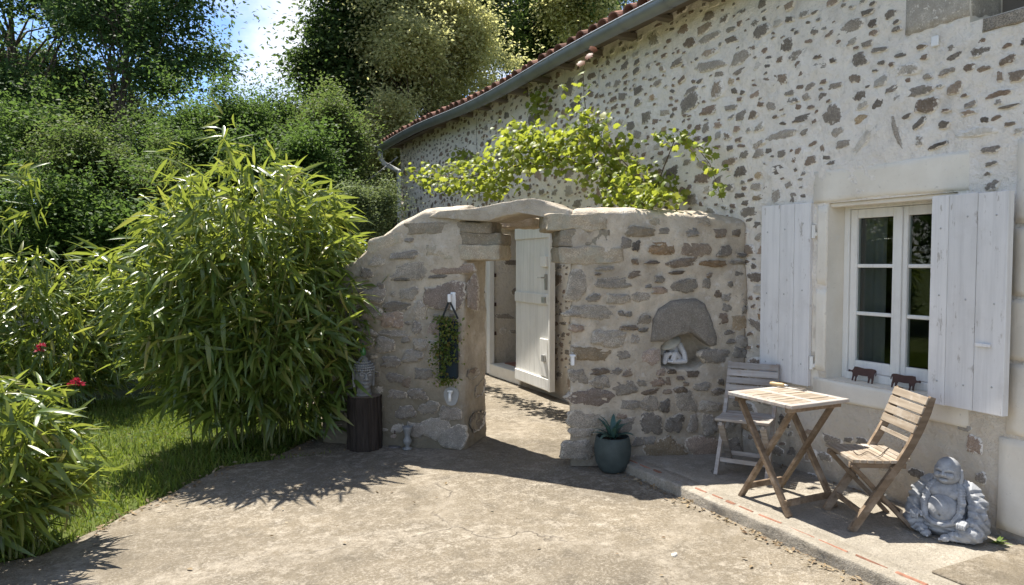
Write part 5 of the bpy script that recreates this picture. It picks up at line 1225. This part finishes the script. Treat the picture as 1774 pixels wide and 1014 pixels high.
px_tree('ash_tree', 'dense dark tree at the far left edge', 'tree', 60, 20, 70, 185, 230, 17, 280, 95, .20, L_ASH, 22, trunk=.17, limbs=50, clump=.62, gaps=.10)
px_tree('ash_tree', 'dark tree in the shade between the two ash trunks', 'tree', 140, 110, 190, 130, 100, 18.5, 200, 110, .20, L_DARK, 23, trunk=.14, limbs=30, clump=.6)
px_tree('broadleaf_tree', 'tall dark tree right of the sky gap behind the house corner', 'tree', 622, 618, 90, 98, 260, 17, 340, 120, .19, L_DARK, 24, trunk=.2, limbs=40, clump=.55)
px_tree('linden_tree', 'pale flowering linden tree rising beside the roof', 'tree', 735, 745, 110, 112, 150, 16.5, 230, 150, .15, L_LIME, 25, trunk=.14, limbs=20, clump=.5, shell=.55)
px_tree('linden_tree', 'smaller pale linden bough low beside the gutter end', 'tree', 690, 672, 250, 52, 75, 15.2, 80, 130, .15, L_LIME, 26, trunk=.07, limbs=12, clump=.42)
px_tree('broadleaf_tree', 'dark green tree behind the roof ridge', 'tree', 930, 920, 20, 150, 120, 22, 260, 110, .22, L_DARK, 27, trunk=.18, limbs=25, clump=.75)
px_tree('broadleaf_tree', 'yellowish tree top just above the roof tiles', 'tree', 1010, 1010, 10, 50, 55, 20, 60, 110, .18, L_LIME, 28, trunk=.1, limbs=10, clump=.6)
px_tree('hedge_shrub', 'fresh green rounded shrub below the sky gap', 'shrub', 365, 370, 268, 100, 88, 11.5, 190, 130, .095, L_MID, 31, trunk=.05, limbs=20, clump=.3, droop=.0)
px_tree('hedge_shrub', 'olive reddish shrub above the dark bamboo', 'shrub', 205, 205, 335, 112, 95, 9.8, 230, 140, .08, L_OLIV, 32, trunk=.04, limbs=20, clump=.28, droop=.0)
px_tree('hedge_shrub', 'olive shrub at the foot of the tall dark tree', 'shrub', 545, 550, 270, 85, 85, 13, 150, 130, .10, L_OLIV, 33, trunk=.05, limbs=16, clump=.34, droop=.0)
px_tree('hedge_shrub', 'dark shrub between the fresh green shrub and the house', 'shrub', 480, 480, 330, 90, 80, 12, 150, 120, .10, L_DARK, 34, trunk=.05, limbs=16, clump=.34, droop=.0)
px_tree('pale_shrub', 'small pale leaved shrub behind the garden wall by the downspout', 'shrub', 640, 635, 375, 48, 45, 9.6, 70, 120, .06, L_PALE, 35, trunk=.03, limbs=10, clump=.2, droop=.0)
px_tree('broadleaf_tree', 'dark tree low behind the downspout', 'tree', 650, 655, 330, 60, 90, 17.5, 130, 120, .17, L_DARK, 36, trunk=.1, limbs=10, clump=.5)
px_tree('elder_shrub', 'light green elder sprays behind the largest bamboo', 'shrub', 250, 250, 420, 75, 60, 8.6, 60, 60, .13, L_MID, 37, trunk=.03, limbs=20, clump=.24, droop=.1)
px_tree('hedge_shrub', 'dark shrub low behind the lawn', 'shrub', 130, 130, 500, 140, 90, 9.2, 160, 120, .085, L_DARK, 38, trunk=.04, limbs=10, clump=.3, droop=.0)
for i, (x, y, rx_, ry_, D_, lab) in enumerate(((40, 420, 110, 70, 15.5, 'dark shrub before the outbuilding roof'), (230, 440, 130, 70, 13.5, 'dark shrub deep behind the elder sprays'), (400, 430, 120, 80, 14, 'dark hedge shrub hidden behind the largest bamboo top'), (545, 420, 110, 80, 14.5, 'dark hedge shrub left of the downspout'))):
    px_tree('hedge_shrub', lab, 'shrub', x, x, y, rx_, ry_, D_, 130, 70, .16, L_DARK, 60 + i, trunk=.05, limbs=8, clump=.45, droop=.0)
px_tree('hedge_shrub', 'dark shrub above the outbuilding roof at the left edge', 'shrub', 10, 10, 300, 110, 60, 19, 130, 80, .17, L_DARK, 71, trunk=.05, limbs=8, clump=.5, droop=.0)
for i, (x, y, rx_, ry_, D_, lm_, lab) in enumerate(((100, 290, 110, 75, 13, L_MID, 'mid green shrub left of the olive shrub under the ash trees'), (285, 275, 90, 70, 12.6, L_DARK, 'dark green shrub between the olive and fresh green shrubs'), (455, 235, 75, 70, 13.5, L_MID, 'green shrub right under the sky gap'), (500, 320, 90, 80, 11.2, L_MID, 'green shrub just above the right side of the largest bamboo'), (110, 400, 120, 70, 9.0, L_MID, 'green shrub above the shaded bamboo at left'))):
    px_tree('hedge_shrub', lab, 'shrub', x, x, y, rx_, ry_, D_, 150, 90, .11, lm_, 80 + i, trunk=.04, limbs=10, clump=.36, droop=.0)
# trees left of the frame that the window mirrors
for i, (x, y, hgt, rad_) in enumerate(((-6.5, 7.0, 3.2, 2.4), (-10, 11.5, 4.2, 3.4), (-7, 14.5, 3.4, 2.6))):
    tree('garden_tree', ['tree beyond the left edge mirrored in the window', 'taller tree beyond the left edge mirrored in the window', 'dark tree left of the ash trees'][i], 'tree', (x, y, -.03), (x, y, hgt), (rad_, rad_, hgt * .75), 180, 90, .22, L_ASH, 41 + i, trunk=.15, limbs=16, clump=.7)

# rose
rp = at(85, 690, 6.6); rose = root('rose_bush', (rp.x, rp.y, -.03), 'thin rose with dark red blooms before the shaded bamboo', 'flower')
for (px, py, D) in ((72, 601, 6.4), (68, 610, 6.4), (131, 662, 6.0), (140, 668, 6.0), (125, 668, 6.05)):
    p = at(px, py, D); add('stem', MB().tube([(p.x, p.y, -.03), (p.x + .02, p.y, p.z * .5), (p.x, p.y, p.z)], .004, 5).mesh('stem'), simple('rose_stem%d' % px, (.06, .09, .03), .7, .2, .2, 8, 0), rose)
    r = np.random.default_rng(px); n = 26; dd = unit(n, r); dd[:, 2] = np.abs(dd[:, 2])
    add('bloom', scatter('bloom', *QUAD, np.array(p[:]) + dd * .012, frames(dd, UP, r.normal(0, 1, n)), np.full((n, 1), .035)), L_FLOWER, rose)

# grape vine
VLEAF = []
def vine_leaf(curl):
    pts = [(0, 0), (-.20, -.10), (-.42, .10), (-.36, .28), (-.55, .46), (-.34, .58), (-.30, .78), (-.12, .76), (0, 1.0), (.12, .76), (.30, .78), (.34, .58), (.55, .46), (.36, .28), (.42, .10), (.20, -.10)]
    v = [(0, .40, .04)] + [(x, y, -curl * (x * x * 1.2 + (y - .4) ** 2)) for x, y in pts]; n = len(pts)
    return np.array(v), np.array([(0, 1 + i, 1 + (i + 1) % n) for i in range(n)])
VT = [vine_leaf(c) for c in (.1, .35, .6)]
for i, (v, f) in enumerate(VT):
    me = mesh('vine_leaf_%d' % i, v, f); me.materials.append(L_VINE); VLEAF.append(me)
vb = on_wall(1150, 790, 3.95)
vine = root('grape_vine', (3.9, 4.8, 0), 'yellow green grape vine trained along the house wall above the garden wall', 'vine')
VC = [(728, 300, 26, 3.30, 26), (765, 312, 30, 3.3, 40), (800, 305, 34, 3.3, 46), (835, 305, 36, 3.35, 50), (870, 285, 40, 3.35, 60), (905, 262, 42, 3.35, 70), (940, 245, 42, 3.35, 70), (900, 235, 30, 3.4, 36), (965, 268, 38, 3.38, 56), (1000, 250, 36, 3.4, 50), (1018, 205, 24, 3.45, 30), (1035, 235, 30, 3.45, 36), (1035, 290, 36, 3.4, 50), (1060, 325, 34, 3.4, 50), (1100, 335, 34, 3.42, 50), (1135, 345, 26, 3.45, 36), (1080, 290, 30, 3.55, 36), (850, 325, 24, 3.4, 24), (880, 315, 22, 3.4, 20),
      (1112, 305, 28, 3.85, 30), (1150, 325, 26, 3.85, 26), (935, 165, 20, 3.92, 18), (930, 190, 18, 3.92, 12), (800, 275, 24, 3.9, 20), (1075, 250, 22, 3.9, 16), (1155, 235, 20, 3.75, 14), (1185, 240, 18, 3.75, 12), (1215, 260, 16, 3.75, 9), (1235, 290, 14, 3.75, 6), (1245, 325, 12, 3.75, 5), (1010, 150, 10, 3.5, 4), (1000, 170, 8, 3.5, 3)]
r = np.random.default_rng(77); vp, va, vs_ = [], [], []
for (px, py, rp_, X, n) in VC:
    for _ in range(int(n * 2.6)):
        a_, q_ = r.uniform(0, 2 * np.pi), math.sqrt(r.uniform(0, 1)); p = on_wall(px + rp_ * q_ * math.cos(a_), py + rp_ * q_ * math.sin(a_) * .9, X)
        vp.append((p.x + r.normal(0, .09), p.y, p.z)); va.append((r.normal(-.5, .5), r.normal(-.15, .6), r.normal(-.55, .45))); vs_.append(r.uniform(.042, .08) * (p.y / 6.5) ** .35)
vp, va, vs_ = np.array(vp), np.array(va), np.array(vs_); vp[:, 0] = np.minimum(vp[:, 0], 3.98); vf = frames(va, UP, r.normal(0, .7, len(vp)))
order = np.argsort(-vs_ / vp[:, 1] * np.where(vp[:, 0] < 3.7, 1, .8)); 
for i in order[:300]:
    o = bpy.data.objects.new('leaf', VLEAF[i % 3]); C.objects.link(o); o.parent = vine; o.matrix_parent_inverse = INV[vine.name]
    M = Matrix.Identity(4)
    for a_ in range(3):
        for b_ in range(3): M[a_][b_] = vf[i][a_][b_] * vs_[i]
        M[a_][3] = vp[i][a_]
    o.matrix_basis = M
rs = order[300:]
add('foliage', scatter('vine_foliage', *VT[1], vp[rs], vf[rs], vs_[rs][:, None]), L_VINE, vine, kind='stuff')
sm = MB()
def cane(pts, X, w=.008):
    P_ = [on_wall(x, y, xx) for (x, y), xx in zip(pts, X if hasattr(X, '__len__') else [X] * len(pts))]; sm.tube(P_, [w * (1 - .7 * i / (len(P_) - 1)) for i in range(len(P_))], 5)
cane([(1130, 430), (1120, 360), (1080, 330), (1030, 290), (960, 275), (880, 290), (800, 310), (710, 295)], [3.95, 3.8, 3.5, 3.42, 3.4, 3.36, 3.33, 3.3], .016)
cane([(1035, 290), (1020, 230), (1012, 170), (1010, 120), (1028, 78)], [3.42, 3.45, 3.5, 3.5, 3.5], .006)
cane([(1120, 360), (1100, 300), (1060, 260), (1030, 240)], [3.8, 3.85, 3.8, 3.6]); cane([(1130, 345), (1150, 290), (1170, 240), (1200, 245), (1230, 285), (1252, 350)], [3.85, 3.85, 3.78, 3.75, 3.75, 3.78], .006)
cane([(935, 260), (932, 200), (930, 150)], [3.5, 3.85, 3.95], .007); cane([(830, 300), (826, 250), (825, 190)], [3.4, 3.9, 3.98], .005)
add('stem', sm.mesh('vine_stem', True), simple('vine_wood', (.12, .085, .06), .9, .1, .3, 20, .3), vine)
rl = [(1028, 80), (1022, 92), (1008, 105), (1012, 122), (1000, 148), (1015, 165)]
for (x, y) in rl:
    p = on_wall(x, y, 3.48); fr_ = frames(np.array([(r.normal(-.5, .3), r.normal(0, .4), r.normal(-.3, .3))]), UP, np.array([.2]))
    add('leaf', scatter('young_leaf', *VT[1], np.array([p[:]]), fr_, np.full((1, 1), .085)), L_RED if y < 115 else L_VINE, vine)

# trailing plant in the hanging planter
r = np.random.default_rng(5); n = 1000; pq = np.stack([r.normal(-.005, .055, n), r.normal(-.055, .025, n), r.uniform(-.02, .54, n)], 1)
pq[:, 0] += .02 * np.sin(pq[:, 2] * 18); keepm = ~((pq[:, 2] > .05) & (pq[:, 2] < .16) & (pq[:, 0] > 0)); pq = pq[keepm]; ax = unit(len(pq), r) + np.array([0, -.6, -.3])
add('trailing_plant', scatter('trailing_plant', *QUAD, pq, frames(ax, UP, r.normal(0, .8, len(pq))), r.uniform(.022, .04, (len(pq), 1))), leaf_mat('sedum_leaf', [(.06, .10, .025), (.09, .14, .03), (.13, .15, .03), (.25, .15, .05)], .3, .3, .5), pl, False, kind='stuff')

# grass
r = np.random.default_rng(3); n = 52000
gx_ = r.uniform(-3.2, 1.6, n); gy_ = r.uniform(4.2, 9.2, n); ok = gx_ < edge_x(gy_) - .012 + r.normal(0, .02, n); gx_, gy_ = gx_[ok], gy_[ok]; n = len(gx_)
pos = np.stack([gx_, gy_, np.full(n, -.032)], 1); tuft = .5 + .5 * fbm(pos, 3, 3)
ax = r.normal(0, .42, (n, 3)); ax[:, 2] = 1; hgt = r.uniform(.03, .075, n) * (.6 + .9 * tuft)
GB = (np.array([(-.06, 0, 0), (.06, 0, 0), (.045, .55, -.04), (0, 1, -.22), (-.045, .55, -.04)]), np.array([(0, 1, 2, 4), (4, 2, 3, 3)]))
gb_ = (np.array([(-.07, 0, 0), (.07, 0, 0), (.05, .6, -.05), (-.05, .6, -.05), (.012, 1, -.22), (-.012, 1, -.22)]), np.array([(0, 1, 2, 3), (3, 2, 4, 5)]))
o = add('grass', scatter('grass', *gb_, pos, frames(ax, np.array([1., 0, 0]), r.uniform(0, 6.28, n)), hgt[:, None]), L_GRASS, kind='stuff'); tag(o, 'short green grass and clover between the bamboo clumps', 'grass')
n = 5000; gx_ = r.uniform(-2.5, 1.2, n); gy_ = r.uniform(4.3, 8.5, n); ok = (gx_ < edge_x(gy_) - .02) & (fbm(np.stack([gx_, gy_, gx_ * 0], 1), 2.2, 3) > .02); gx_, gy_ = gx_[ok], gy_[ok]; n = len(gx_)
o = add('clover', scatter('clover', *QUAD, np.stack([gx_, gy_, r.uniform(.0, .03, n)], 1), frames(unit(n, r) * (1, 1, .25), UP, r.normal(0, .4, n)), r.uniform(.018, .034, (n, 1))), L_MID, kind='stuff'); tag(o, 'low clover leaves scattered through the grass', 'ground cover')
# leaf litter
lp = []
for _ in range(230):
    y = r.uniform(1.8, 4.4); lp.append((KX - abs(r.normal(0, .04)) - .012, y, .004))
for _ in range(170):
    y = r.uniform(4.6, 6.3); lp.append((edge_x(y) + abs(r.normal(0, .12)), y, .004))
for _ in range(50):
    p = on_ground(r.uniform(250, 1500), r.uniform(800, 1000)); 
    if p.x < KX - .05: lp.append((p.x, p.y, .004))
for _ in range(40):
    lp.append((WX - abs(r.normal(0, .03)) - .03, r.uniform(1.8, 4.0), PZ + .004))
lp = np.array(lp); n = len(lp); ax = unit(n, r); ax[:, 2] = np.abs(ax[:, 2]) * .25
o = add('leaf_litter', scatter('leaf_litter', *LEAF6, lp, frames(ax, UP, r.normal(0, .4, n)), r.uniform(.012, .042, (n, 1))), L_DRY, kind='stuff'); tag(o, 'dry fallen leaves along the kerb and terrace edge', 'leaf litter')
for i, (px, py, lab) in enumerate(((1187, 852, 'small pale pebble against the kerb'), (1168, 962, 'tiny white pebble out on the open terrace'))):
    p = on_ground(px, py); v, f = STONES[i]; o = add('pebble', mesh('pebble', v * np.array([.018, .014, .014]), f), M_LIME); o.location = p; tag(o, lab, 'pebble')
# weed by the statue
wp_ = on_ground(1728, 942, PZ); wd = root('weed', wp_, 'small green weed growing in the patio crack right of the statue', 'weed')
for k in range(11):
    a_ = k * 2.39; tv, tf = blade(.30, .3, .2); 
    add('leaf', scatter('weed_leaf', tv, tf, np.zeros((1, 3)), frames(np.array([(math.cos(a_), math.sin(a_), r.uniform(.2, 1.1))]), UP, np.array([0.])), np.full((1, 1), r.uniform(.04, .07))), L_GRASS, wd, False)

# outbuilding far left
ob = at(-60, 420, 15); bd = root('outbuilding', (ob.x, ob.y, 0), 'low outbuilding with pale clay tile roof at the far left', 'building')
uu = Vector((math.cos(-YAW), math.sin(-YAW), 0)); vv_ = Vector((math.sin(YAW), math.cos(YAW), 0))
OM = Matrix(((uu.x, vv_.x, 0, ob.x), (uu.y, vv_.y, 0, ob.y), (0, 0, 1, 0), (0, 0, 0, 1)))
add('wall', MB().box((-2.2, .25, 0), (1.45, 4, 2.05), OM).mesh('wall'), M_PLASTER, bd)
rfo = add('roof', MB().add([(OM @ Vector(p))[:] for p in ((-2.4, 0, 2.05), (1.62, 0, 2.05), (1.62, 2.2, 2.75), (-2.4, 2.2, 2.75), (1.62, 4.2, 2.05), (-2.4, 4.2, 2.05))], [(0, 1, 2, 3), (3, 2, 4, 5)]).mesh('roof'), M_WOODDK, bd)
M_TILE2 = simple('pale_tile', (.42, .30, .22), .9, .15, .3, 8, .3, 40, rand=.3); t2 = half_tile(.105, .085, .5)
tm = t2.copy(); tm.materials.clear(); tm.materials.append(M_TILE2)
sl2 = math.atan2(.7, 2.2)
for i in range(18):
    for j in range(5):
        o = add('roof_tile', tm, M_TILE2, rfo); o.matrix_basis = OM @ Matrix.Translation((-2.25 + .22 * i + random.uniform(-.01, .01), -.04 + j * .44, 2.075 + j * .44 * math.tan(sl2))) @ Matrix.Rotation(sl2, 4, 'X') @ Matrix.Rotation(math.pi / 2, 4, 'Z')
